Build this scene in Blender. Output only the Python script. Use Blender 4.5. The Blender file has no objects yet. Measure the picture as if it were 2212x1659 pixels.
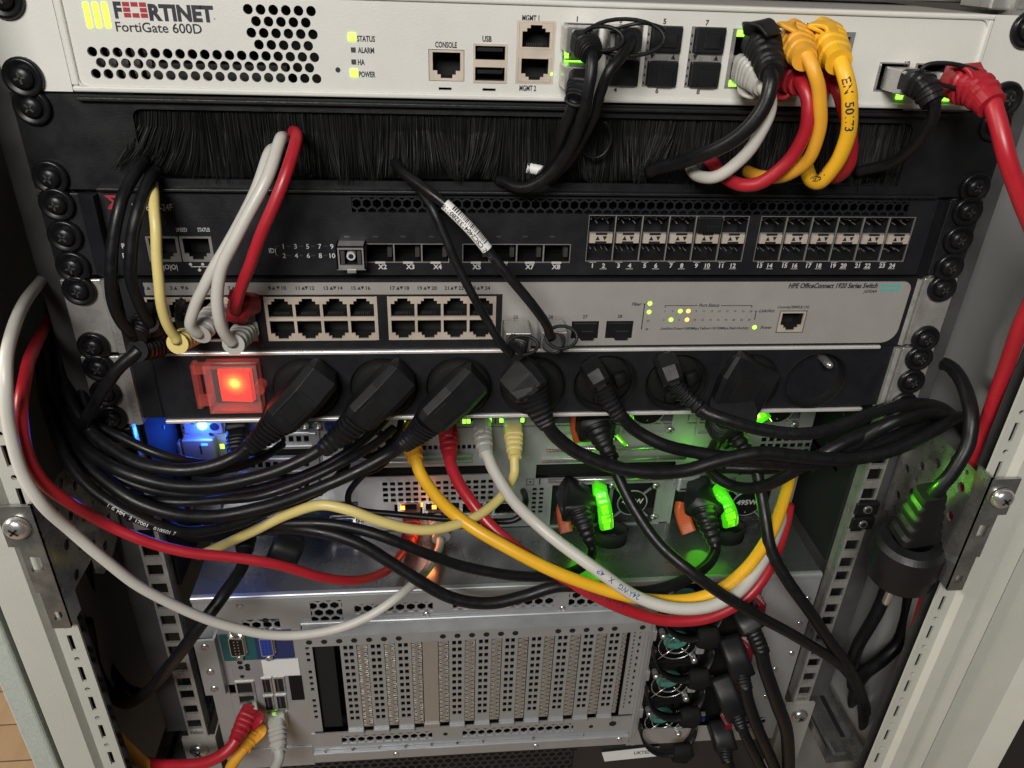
import bpy, math, random
from mathutils import Vector, Matrix
random.seed(7)
S = 0.001                                   # everything below is written in millimetres
sc = bpy.context.scene
# ------------------------------------------------------------------ camera
CP = Vector((-51.702, -385.106, 62.096)); FD = 1664.6
RM = (Matrix.Rotation(-0.10944680, 3, 'Z') @ Matrix.Rotation(1.06012641, 3, 'X') @ Matrix.Rotation(0.03930585, 3, 'Z'))
cam = bpy.data.cameras.new('camera'); co = bpy.data.objects.new('camera', cam)
sc.collection.objects.link(co); sc.camera = co
cam.sensor_width = 36; cam.lens = FD/2212*36; cam.clip_start = 0.01; cam.clip_end = 30
m4 = RM.to_4x4(); m4.translation = CP*S; co.matrix_world = m4
# ------------------------------------------------------------------ world + lights
w = bpy.data.worlds.new('World'); sc.world = w; w.use_nodes = True
bg = w.node_tree.nodes['Background']; bg.inputs[0].default_value = (1.0, .97, .92, 1); bg.inputs[1].default_value = .042
def area(name, loc, tgt, sx, sy, power, col):
    l = bpy.data.lights.new(name, 'AREA'); l.shape = 'RECTANGLE'; l.size = sx; l.size_y = sy; l.energy = power; l.color = col
    o = bpy.data.objects.new(name, l); sc.collection.objects.link(o)
    o.location = loc; o.rotation_euler = (Vector(tgt)-Vector(loc)).to_track_quat('-Z', 'Y').to_euler()
area('ceiling_lamp', (-.40, -1.12, .62), (-.05, 0, -.16), .6, .3, 19.0, (1.0, .975, .93))
area('floor_fill', (-1.9, -.2, .9), (-1.1, .5, -1.2), .6, .6, 45.0, (1.0, .93, .80))  # fill added to brighten the floor, stands in for the room light
def point(name, loc, power, col, r=.003):
    l = bpy.data.lights.new(name, 'POINT'); l.energy = power; l.color = col; l.shadow_soft_size = r
    o = bpy.data.objects.new(name, l); sc.collection.objects.link(o); o.location = Vector(loc)*S
sc.view_settings.view_transform = 'Standard'; sc.view_settings.look = 'None'
sc.view_settings.exposure = 0; sc.view_settings.gamma = 1
# ------------------------------------------------------------------ helpers
def W(u, v, Y):                              # sight line through a point of the photo -> point at depth Y
    d = RM @ Vector(((u-1106)/FD, -(v-829.5)/FD, -1)); t = (Y-CP.y)/d.y
    return CP + d*t
def XZ(u, v, Y=0):
    p = W(u, v, Y); return p.x, p.z
MATS = {}
def mat(name, col, rough=.5, metal=0., var=.06, bump=0., scale=60., emis=None, es=0., alpha=1., trans=0., coat=0., stretch=None, rvar=.12, spec=.5):
    m = bpy.data.materials.new(name); m.use_nodes = True; nt = m.node_tree; b = nt.nodes['Principled BSDF']
    b.inputs['Base Color'].default_value = (*col, 1); b.inputs['Roughness'].default_value = rough; b.inputs['Metallic'].default_value = metal
    b.inputs['Alpha'].default_value = alpha; b.inputs['Transmission Weight'].default_value = trans; b.inputs['Coat Weight'].default_value = coat
    b.inputs['Specular IOR Level'].default_value = spec
    if emis: b.inputs['Emission Color'].default_value = (*emis, 1); b.inputs['Emission Strength'].default_value = es
    tc = nt.nodes.new('ShaderNodeTexCoord'); mp = nt.nodes.new('ShaderNodeMapping'); nt.links.new(tc.outputs['Object'], mp.inputs[0])
    if stretch: mp.inputs['Scale'].default_value = stretch
    if var or rvar:
        n = nt.nodes.new('ShaderNodeTexNoise'); n.inputs['Scale'].default_value = scale; n.inputs['Detail'].default_value = 6; n.inputs['Roughness'].default_value = .65
        nt.links.new(mp.outputs[0], n.inputs[0])
        mx = nt.nodes.new('ShaderNodeMix'); mx.data_type = 'RGBA'
        mx.inputs['A'].default_value = (*[c*(1-var*2.2) for c in col], 1); mx.inputs['B'].default_value = (*[min(1, c*(1+var*2.2)) for c in col], 1)
        nt.links.new(n.outputs['Fac'], mx.inputs['Factor']); nt.links.new(mx.outputs['Result'], b.inputs['Base Color'])
        mr = nt.nodes.new('ShaderNodeMapRange'); mr.inputs['From Min'].default_value = .3; mr.inputs['From Max'].default_value = .7
        mr.inputs['To Min'].default_value = max(.02, rough-rvar); mr.inputs['To Max'].default_value = min(1, rough+rvar)
        nt.links.new(n.outputs['Fac'], mr.inputs['Value']); nt.links.new(mr.outputs[0], b.inputs['Roughness'])
    if bump:
        n2 = nt.nodes.new('ShaderNodeTexNoise'); n2.inputs['Scale'].default_value = 1800; n2.inputs['Detail'].default_value = 3
        nt.links.new(tc.outputs['Object'], n2.inputs[0])
        bp = nt.nodes.new('ShaderNodeBump'); bp.inputs['Strength'].default_value = bump; bp.inputs['Distance'].default_value = .0004
        nt.links.new(n2.outputs['Fac'], bp.inputs['Height']); nt.links.new(bp.outputs[0], b.inputs['Normal'])
    MATS[name] = m; return m
mat('white_paint', (.65, .64, .595), .42, bump=.3, var=.05, scale=11)
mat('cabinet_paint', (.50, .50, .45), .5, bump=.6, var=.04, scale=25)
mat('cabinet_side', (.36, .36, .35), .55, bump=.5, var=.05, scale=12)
mat('textured_door', (.42, .46, .42), .6, bump=1.2, var=.08, scale=300)
mat('black_paint', (.0085, .0085, .0095), .42, spec=.4, bump=.35, var=.1)
mat('dark_paint', (.0105, .0105, .013), .45, spec=.4, bump=.4, var=.1)
mat('dark_steel', (.05, .05, .055), .4, metal=.6, var=.1)
mat('silver_paint', (.30, .285, .265), .5, bump=.3, var=.04)
mat('galv', (.50, .49, .46), .34, metal=.62, var=.13, scale=90, rvar=.16)
mat('server_steel', (.40, .41, .42), .40, metal=.5, var=.06, scale=50, rvar=.1)
mat('server_top', (.24, .24, .245), .26, metal=.8, var=.06, scale=30, rvar=.08)
mat('bracket_metal', (.40, .40, .38), .27, metal=.85, var=.2, scale=60, rvar=.14)
mat('bright_metal', (.58, .575, .56), .27, metal=.85, var=.05)
mat('nickel', (.42, .405, .385), .32, metal=.6, var=.05)
mat('port_frame', (.62, .53, .44), .45, metal=.35, var=.05)
mat('alu', (.80, .78, .74), .35, metal=.45, var=.02)
mat('rail_grey', (.10, .10, .10), .45, metal=.4, var=.15)
mat('void', (.004, .004, .004), .8, var=0, rvar=0)
mat('deep_grey', (.025, .025, .025), .7, var=.2)
mat('rubber', (.0065, .0065, .0075), .40, spec=.34, var=.15, scale=200, bump=.1)
mat('plastic_black', (.008, .008, .009), .46, spec=.32, var=.1, bump=.2)
mat('matte_black', (.006, .006, .006), .75, var=.1, spec=.22)
mat('bristle', (.006, .006, .006), .55, spec=.25, var=.3)
mat('screw_black', (.008, .008, .009), .3, spec=.35, var=.1)
mat('screw_grey', (.10, .10, .10), .35, metal=.6)
mat('ink', (.02, .02, .03), .6, var=0); mat('ink_white', (.55, .55, .55), .6, var=0)
mat('ink_red', (.35, .02, .03), .6, var=0); mat('ink_teal', (.05, .42, .38), .5, var=0); mat('ink_blue', (.03, .08, .25), .5, var=0)
mat('label_white', (.72, .72, .70), .5, var=.02)
mat('cable_white', (.52, .50, .455), .42, var=.05, scale=30)
mat('cable_grey', (.40, .39, .36), .45, var=.05, scale=30)
mat('cable_red', (.38, .013, .024), .38, var=.08, scale=40)
mat('cable_yellow', (.78, .42, .02), .38, var=.06, scale=40)
mat('cable_orange', (.72, .34, .03), .42, var=.06, scale=40)
mat('cable_cream', (.66, .54, .20), .42, var=.05, scale=40)
mat('boot_red', (.34, .012, .022), .42, var=.08)
mat('teal_plate', (.012, .085, .085), .5); mat('blue_plate', (.015, .028, .11), .5); mat('vga_blue', (.02, .05, .30), .45)
mat('fan_teal', (.06, .23, .18), .5, var=.1)
mat('orange_plastic', (.50, .085, .02), .45, var=.06)
mat('dark_red_plastic', (.16, .006, .012), .4)
mat('wood_floor', (.42, .28, .165), .45, var=.15, scale=5, stretch=(6, .6, 1))
def planks():
    nt = MATS['wood_floor'].node_tree; b = nt.nodes['Principled BSDF']; src = b.inputs['Base Color'].links[0].from_socket
    tc = nt.nodes.new('ShaderNodeTexCoord'); k = nt.nodes.new('ShaderNodeTexBrick'); nt.links.new(tc.outputs['Object'], k.inputs[0]); k.inputs['Scale'].default_value = 2.2
    k.inputs['Color1'].default_value = (1, 1, 1, 1); k.inputs['Color2'].default_value = (.72, .70, .66, 1); k.inputs['Mortar'].default_value = (.25, .2, .15, 1); k.inputs['Mortar Size'].default_value = .003; k.inputs['Brick Width'].default_value = 1.4; k.inputs['Row Height'].default_value = .16
    mx = nt.nodes.new('ShaderNodeMix'); mx.data_type = 'RGBA'; mx.blend_type = 'MULTIPLY'; mx.inputs['Factor'].default_value = 1
    nt.links.new(src, mx.inputs['A']); nt.links.new(k.outputs['Color'], mx.inputs['B']); nt.links.new(mx.outputs['Result'], b.inputs['Base Color'])
planks()
mat('clear_plug', (.75, .78, .72), .12, var=0, rvar=0, alpha=.55)
mat('clear_cover', (.80, .62, .60), .12, var=0, rvar=0, alpha=.07)
mat('clear_edge', (.85, .16, .12), .06, var=0, rvar=0, alpha=.20, coat=1)
mat('green_dim', (.05, .35, .01), .2, emis=(.10, 1, .01), es=.42, var=0, rvar=0)  # dim and hot greens put the lever's shading into emission
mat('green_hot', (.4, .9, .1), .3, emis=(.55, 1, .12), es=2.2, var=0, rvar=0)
mat('led_lime', (.3, .9, .1), .4, emis=(.40, 1, .05), es=2.4, var=0, rvar=0)
mat('led_green', (.2, .9, .1), .4, emis=(.22, 1, .04), es=3.2, var=0, rvar=0)
mat('led_lightbar', (.5, .9, .1), .4, emis=(.46, 1, .04), es=1.8, var=0, rvar=0)
mat('led_blue', (.1, .4, 1), .4, emis=(.06, .40, 1), es=22, var=0, rvar=0)
mat('led_blue_dim', (.1, .3, 1), .4, emis=(.03, .2, 1), es=3, var=0, rvar=0)
mat('led_amber', (1, .5, .1), .4, emis=(1, .50, .08), es=2.0, var=0, rvar=0)
mat('led_orange', (1, .3, .1), .4, emis=(1, .28, .04), es=3.5, var=0, rvar=0)
mat('led_off', (.05, .05, .05), .4)
def rocker_mat():
    m = bpy.data.materials.new('red_rocker'); m.use_nodes = True; nt = m.node_tree; b = nt.nodes['Principled BSDF']
    b.inputs['Base Color'].default_value = (.7, .03, .02, 1); b.inputs['Roughness'].default_value = .3
    tc = nt.nodes.new('ShaderNodeTexCoord'); mp = nt.nodes.new('ShaderNodeMapping'); nt.links.new(tc.outputs['Object'], mp.inputs[0])
    g = nt.nodes.new('ShaderNodeVectorMath'); g.operation = 'LENGTH'; nt.links.new(mp.outputs[0], g.inputs[0])
    r = nt.nodes.new('ShaderNodeValToRGB'); nt.links.new(g.outputs['Value'], r.inputs[0])   # the neon bulb glowing behind the ribbed lens
    r.color_ramp.elements[0].position = 0; r.color_ramp.elements[0].color = (1, .75, .1, 1)
    r.color_ramp.elements[1].position = .0085; r.color_ramp.elements[1].color = (1, .018, .008, 1)
    e = r.color_ramp.elements.new(.0016); e.color = (1, .62, .05, 1); e = r.color_ramp.elements.new(.0042); e.color = (1, .10, .015, 1)
    r2 = nt.nodes.new('ShaderNodeMapRange'); nt.links.new(g.outputs['Value'], r2.inputs['Value'])
    r2.inputs['From Min'].default_value = .0; r2.inputs['From Max'].default_value = .008; r2.inputs['To Min'].default_value = 4; r2.inputs['To Max'].default_value = .75
    wv = nt.nodes.new('ShaderNodeTexWave'); wv.inputs['Scale'].default_value = 330; nt.links.new(tc.outputs['Object'], wv.inputs[0])
    wz = nt.nodes.new('ShaderNodeTexWave'); wz.bands_direction = 'Z'; wz.inputs['Scale'].default_value = 330; nt.links.new(tc.outputs['Object'], wz.inputs[0])
    ml = nt.nodes.new('ShaderNodeMath'); ml.operation = 'MULTIPLY'; nt.links.new(wv.outputs['Fac'], ml.inputs[0]); nt.links.new(wz.outputs['Fac'], ml.inputs[1])
    ma = nt.nodes.new('ShaderNodeMath'); ma.operation = 'MULTIPLY_ADD'; nt.links.new(ml.outputs[0], ma.inputs[0]); ma.inputs[1].default_value = .9; ma.inputs[2].default_value = .5
    mm = nt.nodes.new('ShaderNodeMath'); mm.operation = 'MULTIPLY'; nt.links.new(ma.outputs[0], mm.inputs[0]); nt.links.new(r2.outputs[0], mm.inputs[1])
    nt.links.new(r.outputs[0], b.inputs['Emission Color']); nt.links.new(mm.outputs[0], b.inputs['Emission Strength'])
    MATS['red_rocker'] = m
rocker_mat()
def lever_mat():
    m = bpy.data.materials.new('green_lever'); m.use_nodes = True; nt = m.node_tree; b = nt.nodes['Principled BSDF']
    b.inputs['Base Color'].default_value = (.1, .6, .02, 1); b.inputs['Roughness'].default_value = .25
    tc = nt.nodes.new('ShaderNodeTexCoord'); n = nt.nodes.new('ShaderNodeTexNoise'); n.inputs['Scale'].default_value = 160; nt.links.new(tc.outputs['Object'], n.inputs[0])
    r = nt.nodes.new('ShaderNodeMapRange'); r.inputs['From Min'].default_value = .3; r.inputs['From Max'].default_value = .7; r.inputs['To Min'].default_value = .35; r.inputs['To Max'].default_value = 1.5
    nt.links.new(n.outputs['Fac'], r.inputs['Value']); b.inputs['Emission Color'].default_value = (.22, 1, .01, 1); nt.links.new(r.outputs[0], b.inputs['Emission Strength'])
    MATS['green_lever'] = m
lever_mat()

class MB:
    def __init__(s): s.v = []; s.f = []; s.fm = []; s.ms = []; s.cur = 0; s.smooth = []; s.sm = False
    def use(s, name, smooth=False):
        if name not in s.ms: s.ms.append(name)
        s.cur = s.ms.index(name); s.sm = smooth; return s
    def face(s, pts):
        n = len(s.v); s.v += [tuple(p) for p in pts]; s.f.append(tuple(range(n, n+len(pts)))); s.fm.append(s.cur); s.smooth.append(False)
    def idx(s, verts, faces):
        n = len(s.v); s.v += [tuple(p) for p in verts]
        for f in faces: s.f.append(tuple(n+i for i in f)); s.fm.append(s.cur); s.smooth.append(s.sm)
    def box(s, x0, x1, y0, y1, z0, z1, bev=0):
        if x0 > x1: x0, x1 = x1, x0
        if y0 > y1: y0, y1 = y1, y0
        if z0 > z1: z0, z1 = z1, z0
        if bev:
            b = bev; ring = lambda y, i: [(x0+i, y, z0+b), (x0+b, y, z0+i), (x1-b, y, z0+i), (x1-i, y, z0+b), (x1-i, y, z1-b), (x1-b, y, z1-i), (x0+b, y, z1-i), (x0+i, y, z1-b)]
            A = [(x0+b, y0, z0+b), (x0+b, y0, z0+b), (x1-b, y0, z0+b), (x1-b, y0, z0+b), (x1-b, y0, z1-b), (x1-b, y0, z1-b), (x0+b, y0, z1-b), (x0+b, y0, z1-b)]
            R1 = ring(y0+b*.35, b*.35); R2 = ring(y0+b, 0); R3 = ring(y1, 0)
            F = [(A[0], A[2], A[4], A[6])]
            s.idx(A+R1+R2+R3, [(0, 2, 4, 6)]+[(k*8+i, (k+1)*8+i, (k+1)*8+(i+1) % 8, k*8+(i+1) % 8) for k in range(3) for i in range(8)]+[tuple(range(31, 23, -1))])
            return s
        V = [(x0, y0, z0), (x1, y0, z0), (x1, y1, z0), (x0, y1, z0), (x0, y0, z1), (x1, y0, z1), (x1, y1, z1), (x0, y1, z1)]
        s.idx(V, [(3, 2, 1, 0), (4, 5, 6, 7), (0, 1, 5, 4), (1, 2, 6, 5), (2, 3, 7, 6), (3, 0, 4, 7)]); return s
    def plate(s, x0, x1, z0, z1, Y, t, holes=()):         # front plate in the XZ plane with rectangular openings
        r = lambda a: round(a, 3)
        hs = [(max(x0, min(h[0], h[1])), min(x1, max(h[0], h[1])), max(z0, min(h[2], h[3])), min(z1, max(h[2], h[3]))) for h in holes]
        xs = sorted({r(x0), r(x1)} | {r(h[i]) for h in hs for i in (0, 1)}); zs = sorted({r(z0), r(z1)} | {r(h[i]) for h in hs for i in (2, 3)})
        nx, nz = len(xs)-1, len(zs)-1
        solid = [[True]*nz for _ in range(nx)]
        for h in hs:
            a, b, c, d = xs.index(r(h[0])), xs.index(r(h[1])), zs.index(r(h[2])), zs.index(r(h[3]))
            for i in range(a, b):
                for j in range(c, d): solid[i][j] = False
        S_ = lambda i, j: 0 <= i < nx and 0 <= j < nz and solid[i][j]
        for i in range(nx):
            for j in range(nz):
                if not solid[i][j]: continue
                a, b, c, d = xs[i], xs[i+1], zs[j], zs[j+1]
                s.face([(a, Y, c), (b, Y, c), (b, Y, d), (a, Y, d)]); s.face([(a, Y+t, d), (b, Y+t, d), (b, Y+t, c), (a, Y+t, c)])
                if not S_(i-1, j): s.face([(a, Y, d), (a, Y+t, d), (a, Y+t, c), (a, Y, c)])
                if not S_(i+1, j): s.face([(b, Y, c), (b, Y+t, c), (b, Y+t, d), (b, Y, d)])
                if not S_(i, j-1): s.face([(a, Y, c), (a, Y+t, c), (b, Y+t, c), (b, Y, c)])
                if not S_(i, j+1): s.face([(b, Y, d), (b, Y+t, d), (a, Y+t, d), (a, Y, d)])
        return s
    def cavity(s, x0, x1, z0, z1, y0, y1):                 # open-front box
        s.face([(x0, y1, z0), (x1, y1, z0), (x1, y1, z1), (x0, y1, z1)])
        s.face([(x0, y0, z0), (x0, y1, z0), (x0, y1, z1), (x0, y0, z1)]); s.face([(x1, y0, z1), (x1, y1, z1), (x1, y1, z0), (x1, y0, z0)])
        s.face([(x0, y0, z0), (x1, y0, z0), (x1, y1, z0), (x0, y1, z0)]); s.face([(x0, y1, z1), (x1, y1, z1), (x1, y0, z1), (x0, y0, z1)])
    def holecell(s, outer, inner, Y, t):                   # ring between polygons with hole walls
        n = len(outer)
        s.idx([(a, Y, b) for a, b in outer]+[(a, Y, b) for a, b in inner]+[(a, Y+t, b) for a, b in inner],
              [(i, (i+1) % n, n+(i+1) % n, n+i) for i in range(n)]+[(n+i, n+(i+1) % n, 2*n+(i+1) % n, 2*n+i) for i in range(n)])
    def rectcell(s, x0, x1, z0, z1, Y, t, r, n=16):        # round hole in a rectangular cell
        cx, cz = (x0+x1)/2, (z0+z1)/2; O = []; I = []
        for k in range(n):
            a = 2*math.pi*(k+.5)/n; c, d = math.cos(a), math.sin(a)
            q = min((x1-cx)/abs(c) if abs(c) > 1e-6 else 1e9, (z1-cz)/abs(d) if abs(d) > 1e-6 else 1e9)
            O.append([cx+c*q, cz+d*q]); I.append((cx+c*r, cz+d*r))
        for cxn, czn in ((x0, z0), (x1, z0), (x1, z1), (x0, z1)):
            k = min(range(n), key=lambda k: (O[k][0]-cxn)**2+(O[k][1]-czn)**2); O[k] = [cxn, czn]
        s.holecell(O, I, Y, t)
    def honey(s, x0, x1, z0, z1, px, pz, r, Y, t, off=0):  # honeycomb sheet clipped by the frame in front of it
        nz = int((z1-z0)/pz)+2; nx = int((x1-x0)/px)+2
        for j in range(nz):
            for i in range(nx):
                cx = x0+px*i+(px/2 if (j+off) % 2 else 0); cz = z0+pz*j
                if cx > x1+px*.51 or cz > z1+pz*.6: continue
                O = [(cx+a*px/2, cz+b*pz/3) for a, b in ((0, -2), (1, -1), (1, 1), (0, 2), (-1, 1), (-1, -1))]
                s.holecell(O, [(cx+(a-cx)*r, cz+(b-cz)*r) for a, b in O], Y, t)
    def disc(s, c, ax, r, h, r2=None, n=24):               # short cylinder / frustum along ax from c
        ax = Vector(ax).normalized(); a = ax.orthogonal().normalized(); b = ax.cross(a); c = Vector(c); r2 = r if r2 is None else r2
        A = [c+(a*math.cos(2*math.pi*k/n)+b*math.sin(2*math.pi*k/n))*r for k in range(n)]
        B = [c+ax*h+(a*math.cos(2*math.pi*k/n)+b*math.sin(2*math.pi*k/n))*r2 for k in range(n)]
        s.idx(A+B, [(k, (k+1) % n, n+(k+1) % n, n+k) for k in range(n)])
        s.idx(B, [tuple(range(n))]); s.idx(A, [tuple(range(n-1, -1, -1))])
        for q in (-1, -2): s.smooth[q] = False
    def lathe(s, c, ax, prof, n=28):                       # profile of (distance, radius) about ax
        ax = Vector(ax).normalized(); a = ax.orthogonal().normalized(); b = ax.cross(a); c = Vector(c); V = []
        for h, r in prof: V += [c+ax*h+(a*math.cos(2*math.pi*k/n)+b*math.sin(2*math.pi*k/n))*r for k in range(n)]
        F = [(j*n+k, j*n+(k+1) % n, (j+1)*n+(k+1) % n, (j+1)*n+k) for j in range(len(prof)-1) for k in range(n)]
        s.idx(V, F+[tuple(range((len(prof)-1)*n, len(prof)*n))])
    def tube(s, pts, r, n=12, cap=True):
        fr = frames(pts); V = []
        for (p, T, N, B) in fr: V += [p+(N*math.cos(2*math.pi*k/n)+B*math.sin(2*math.pi*k/n))*r for k in range(n)]
        F = [(j*n+k, j*n+(k+1) % n, (j+1)*n+(k+1) % n, (j+1)*n+k) for j in range(len(fr)-1) for k in range(n)]
        if cap: F += [tuple(range(n-1, -1, -1)), tuple(range((len(fr)-1)*n, len(fr)*n))]
        s.idx(V, F)
    def loft(s, pts, sect, up, n=20, p=4.):                # superellipse sections (half width, half height) along pts
        pts = [Vector(q) for q in pts]; up = Vector(up); V = []; m = len(pts)
        for i in range(m):
            T = (pts[min(i+1, m-1)]-pts[max(i-1, 0)])
            if T.length < 1e-6: T = pts[-1]-pts[0]
            T.normalize(); B = T.cross(up).normalized(); N = B.cross(T)
            hw, hh = sect[i][:2]; pp = sect[i][2] if len(sect[i]) > 2 else p
            for k in range(n):
                a = 2*math.pi*(k+.5)/n; c, d = math.cos(a), math.sin(a)
                V.append(pts[i]+B*(hw*math.copysign(abs(c)**(2/pp), c))+N*(hh*math.copysign(abs(d)**(2/pp), d)))
        F = [(j*n+k, j*n+(k+1) % n, (j+1)*n+(k+1) % n, (j+1)*n+k) for j in range(m-1) for k in range(n)]
        s.idx(V, F+[tuple(range(n-1, -1, -1)), tuple(range((m-1)*n, m*n))])
    def chloft(s, pts, sect, up):
        pts = [Vector(q) for q in pts]; up = Vector(up); V = []; m = len(pts)
        for i in range(m):
            T = (pts[min(i+1, m-1)]-pts[max(i-1, 0)]).normalized(); B = T.cross(up).normalized(); N = B.cross(T); hw, hh = sect[i]; c = .42*min(hw, hh)
            for a, b in ((hw, hh-c), (hw-c, hh), (-hw+c, hh), (-hw, hh-c), (-hw, -hh+c), (-hw+c, -hh), (hw-c, -hh), (hw, -hh+c)): V.append(pts[i]+B*a+N*b)
        s.idx(V, [(j*8+k, j*8+(k+1) % 8, (j+1)*8+(k+1) % 8, (j+1)*8+k) for j in range(m-1) for k in range(8)]+[tuple(range(7, -1, -1)), tuple(range((m-1)*8, m*8))])
    def prism(s, poly, y0, y1):                            # polygon of (x,z) extruded in Y
        n = len(poly); s.idx([(a, y0, b) for a, b in poly]+[(a, y1, b) for a, b in poly], [tuple(range(n)), tuple(range(2*n-1, n-1, -1))]+[(i, n+i, n+(i+1) % n, (i+1) % n) for i in range(n)])
    def xprism(s, poly, x0, x1):                           # polygon of (y,z) extruded in X
        n = len(poly); s.idx([(x0, a, b) for a, b in poly]+[(x1, a, b) for a, b in poly], [tuple(range(n)), tuple(range(2*n-1, n-1, -1))]+[(i, n+i, n+(i+1) % n, (i+1) % n) for i in range(n)])
    def build(s, name, parent=None, label=None, base=None, **kw):
        L = Vector((0, 0, 0))
        if parent is not None: L = WL[parent.name]
        elif base is not None: L = Vector(base)
        me = bpy.data.meshes.new(name); off = Vector(base) if base is not None else L
        me.from_pydata([(Vector(v)-off)*S for v in s.v], [], s.f)
        for m in s.ms: me.materials.append(MATS[m])
        me.polygons.foreach_set('material_index', s.fm); me.polygons.foreach_set('use_smooth', s.smooth); me.update()
        o = bpy.data.objects.new(name, me); sc.collection.objects.link(o)
        if parent is not None: o.parent = parent; o.location = (off-L)*S
        else: o.location = off*S
        WL[o.name] = off.copy()
        if label: o['label'] = label
        for k, v in kw.items(): o[k] = v
        return o
WL = {}
def thing(name, label, cat, loc, group=None):
    o = bpy.data.objects.new(name, None); sc.collection.objects.link(o); o.empty_display_size = .01
    o.location = Vector(loc)*S; WL[o.name] = Vector(loc); o['label'] = label; o['category'] = cat
    if group: o['group'] = group
    return o
def spline(P, per=8):
    P = [Vector(p) for p in P]; Q = [P[0]*2-P[1]]+P+[P[-1]*2-P[-2]]; out = []
    for i in range(1, len(Q)-2):
        a, b, c, d = Q[i-1:i+3]
        for k in range(per):
            t = k/per; out.append(.5*((2*b)+(c-a)*t+(2*a-5*b+4*c-d)*t*t+(3*b-a-3*c+d)*t**3))
    return out+[P[-1]]
def frames(P):
    out = []; N = None
    for i, p in enumerate(P):
        T = (P[min(i+1, len(P)-1)]-P[max(i-1, 0)]).normalized()
        if N is None: N = T.orthogonal().normalized()
        N = (N-T*N.dot(T)).normalized(); out.append((p, T, N, T.cross(N)))
    return out
# text as meshes made from the built-in font
_fc = bpy.data.curves.new('glyphs', 'FONT'); _fo = bpy.data.objects.new('glyphs', _fc); _tc = {}
def glyphs(txt, bold=0, shear=0):
    key = (txt, bold, shear)
    if key not in _tc:
        _fc.body = txt; _fc.offset = bold; _fc.shear = shear; _fc.resolution_u = 3; _fc.size = 1
        me = _fo.to_mesh(); vs = [v.co.copy() for v in me.vertices]; fs = [tuple(p.vertices) for p in me.polygons]; _fo.to_mesh_clear()
        _tc[key] = (vs, fs)
    return _tc[key]
def text(mb, txt, x, z, Y, h, align='c', width=None, bold=.01, shear=0, xs=1., lift=.12):
    vs, fs = glyphs(txt, bold, shear)
    if not vs: return
    k = h/.70; x0 = min(v.x for v in vs); x1 = max(v.x for v in vs); kx = k*xs if width is None else width/(x1-x0)
    ox = {'c': x-(x0+x1)/2*kx, 'l': x-x0*kx, 'r': x-x1*kx}[align]
    mb.idx([(ox+v.x*kx, Y-lift, z-h/2+v.y*k) for v in vs], fs)
def dtext(mb, txt, u, v, Y, h, **kw):
    x, z = XZ(u, v, Y); text(mb, txt, x, z, Y, h, **kw)
def tube_text(mb, path, s0, r, txt, h, flip=False, bold=.012, ang=0., lift=.15):
    fr = frames(path); L = [0]
    for a, b in zip(path, path[1:]): L.append(L[-1]+(b-a).length)
    vs, fs = glyphs(txt, bold); k = h/.7; V = []
    for v in vs:
        s = s0+(-v.x if flip else v.x)*k; ty = (v.y-.35)*k*(-1 if flip else 1)
        i = max(0, min(len(L)-2, next((q for q in range(len(L)-1) if L[q+1] > s), len(L)-2))); t = (s-L[i])/(L[i+1]-L[i])
        p = path[i].lerp(path[i+1], t); T = (path[i+1]-path[i]).normalized(); c = (CP-p).normalized(); N = (c-T*c.dot(T)).normalized(); B = N.cross(T)
        a = ty/r+ang; V.append(p+(N*math.cos(a)+B*math.sin(a))*(r+lift))
    mb.idx(V, fs)
def screw(parent, x, z, Y, r=8.2, name='screw', style='black'):
    m = MB()
    if style == 'black':
        m.use('screw_black', True); m.lathe((x, Y, z), (0, -1, 0), [(0, r), (1.6, r), (2.6, r*.93), (2.8, r*.80), (1.6, r*.66), (1.6, r*.60)])
        m.lathe((x, Y-1.4, z), (0, -1, 0), [(0, r*.60), (1.4, r*.58), (2.5, r*.45), (3.0, r*.22), (3.1, 0.01)])
        m.use('screw_grey')
        a = random.random()*1.5; q = r*.28; ca, sa = math.cos(a), math.sin(a)
        for c, s_ in ((ca, sa), (-sa, ca)):
            m.idx([(x+c*q-s_*.45, Y-4.7, z+s_*q+c*.45), (x-c*q-s_*.45, Y-4.7, z-s_*q+c*.45), (x-c*q+s_*.45, Y-4.7, z-s_*q-c*.45), (x+c*q+s_*.45, Y-4.7, z+s_*q-c*.45)], [(0, 1, 2, 3)])
    else:
        m.use('bright_metal', True); m.lathe((x, Y, z), (0, -1, 0), [(0, r), (r*.35, r*.97), (r*.62, r*.7), (r*.72, r*.3), (r*.73, 0.01)], 20)
        m.use('void')
        for c, s_ in ((.7, .7), (-.7, .7)):
            q = r*.42; t = r*.09
            m.idx([(x+c*q-s_*t, Y-r*.76, z+s_*q+c*t), (x-c*q-s_*t, Y-r*.76, z-s_*q+c*t), (x-c*q+s_*t, Y-r*.76, z-s_*q-c*t), (x+c*q+s_*t, Y-r*.76, z+s_*q-c*t)], [(0, 1, 2, 3)])
    return m.build(name, parent, base=(x, Y, z))
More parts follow.
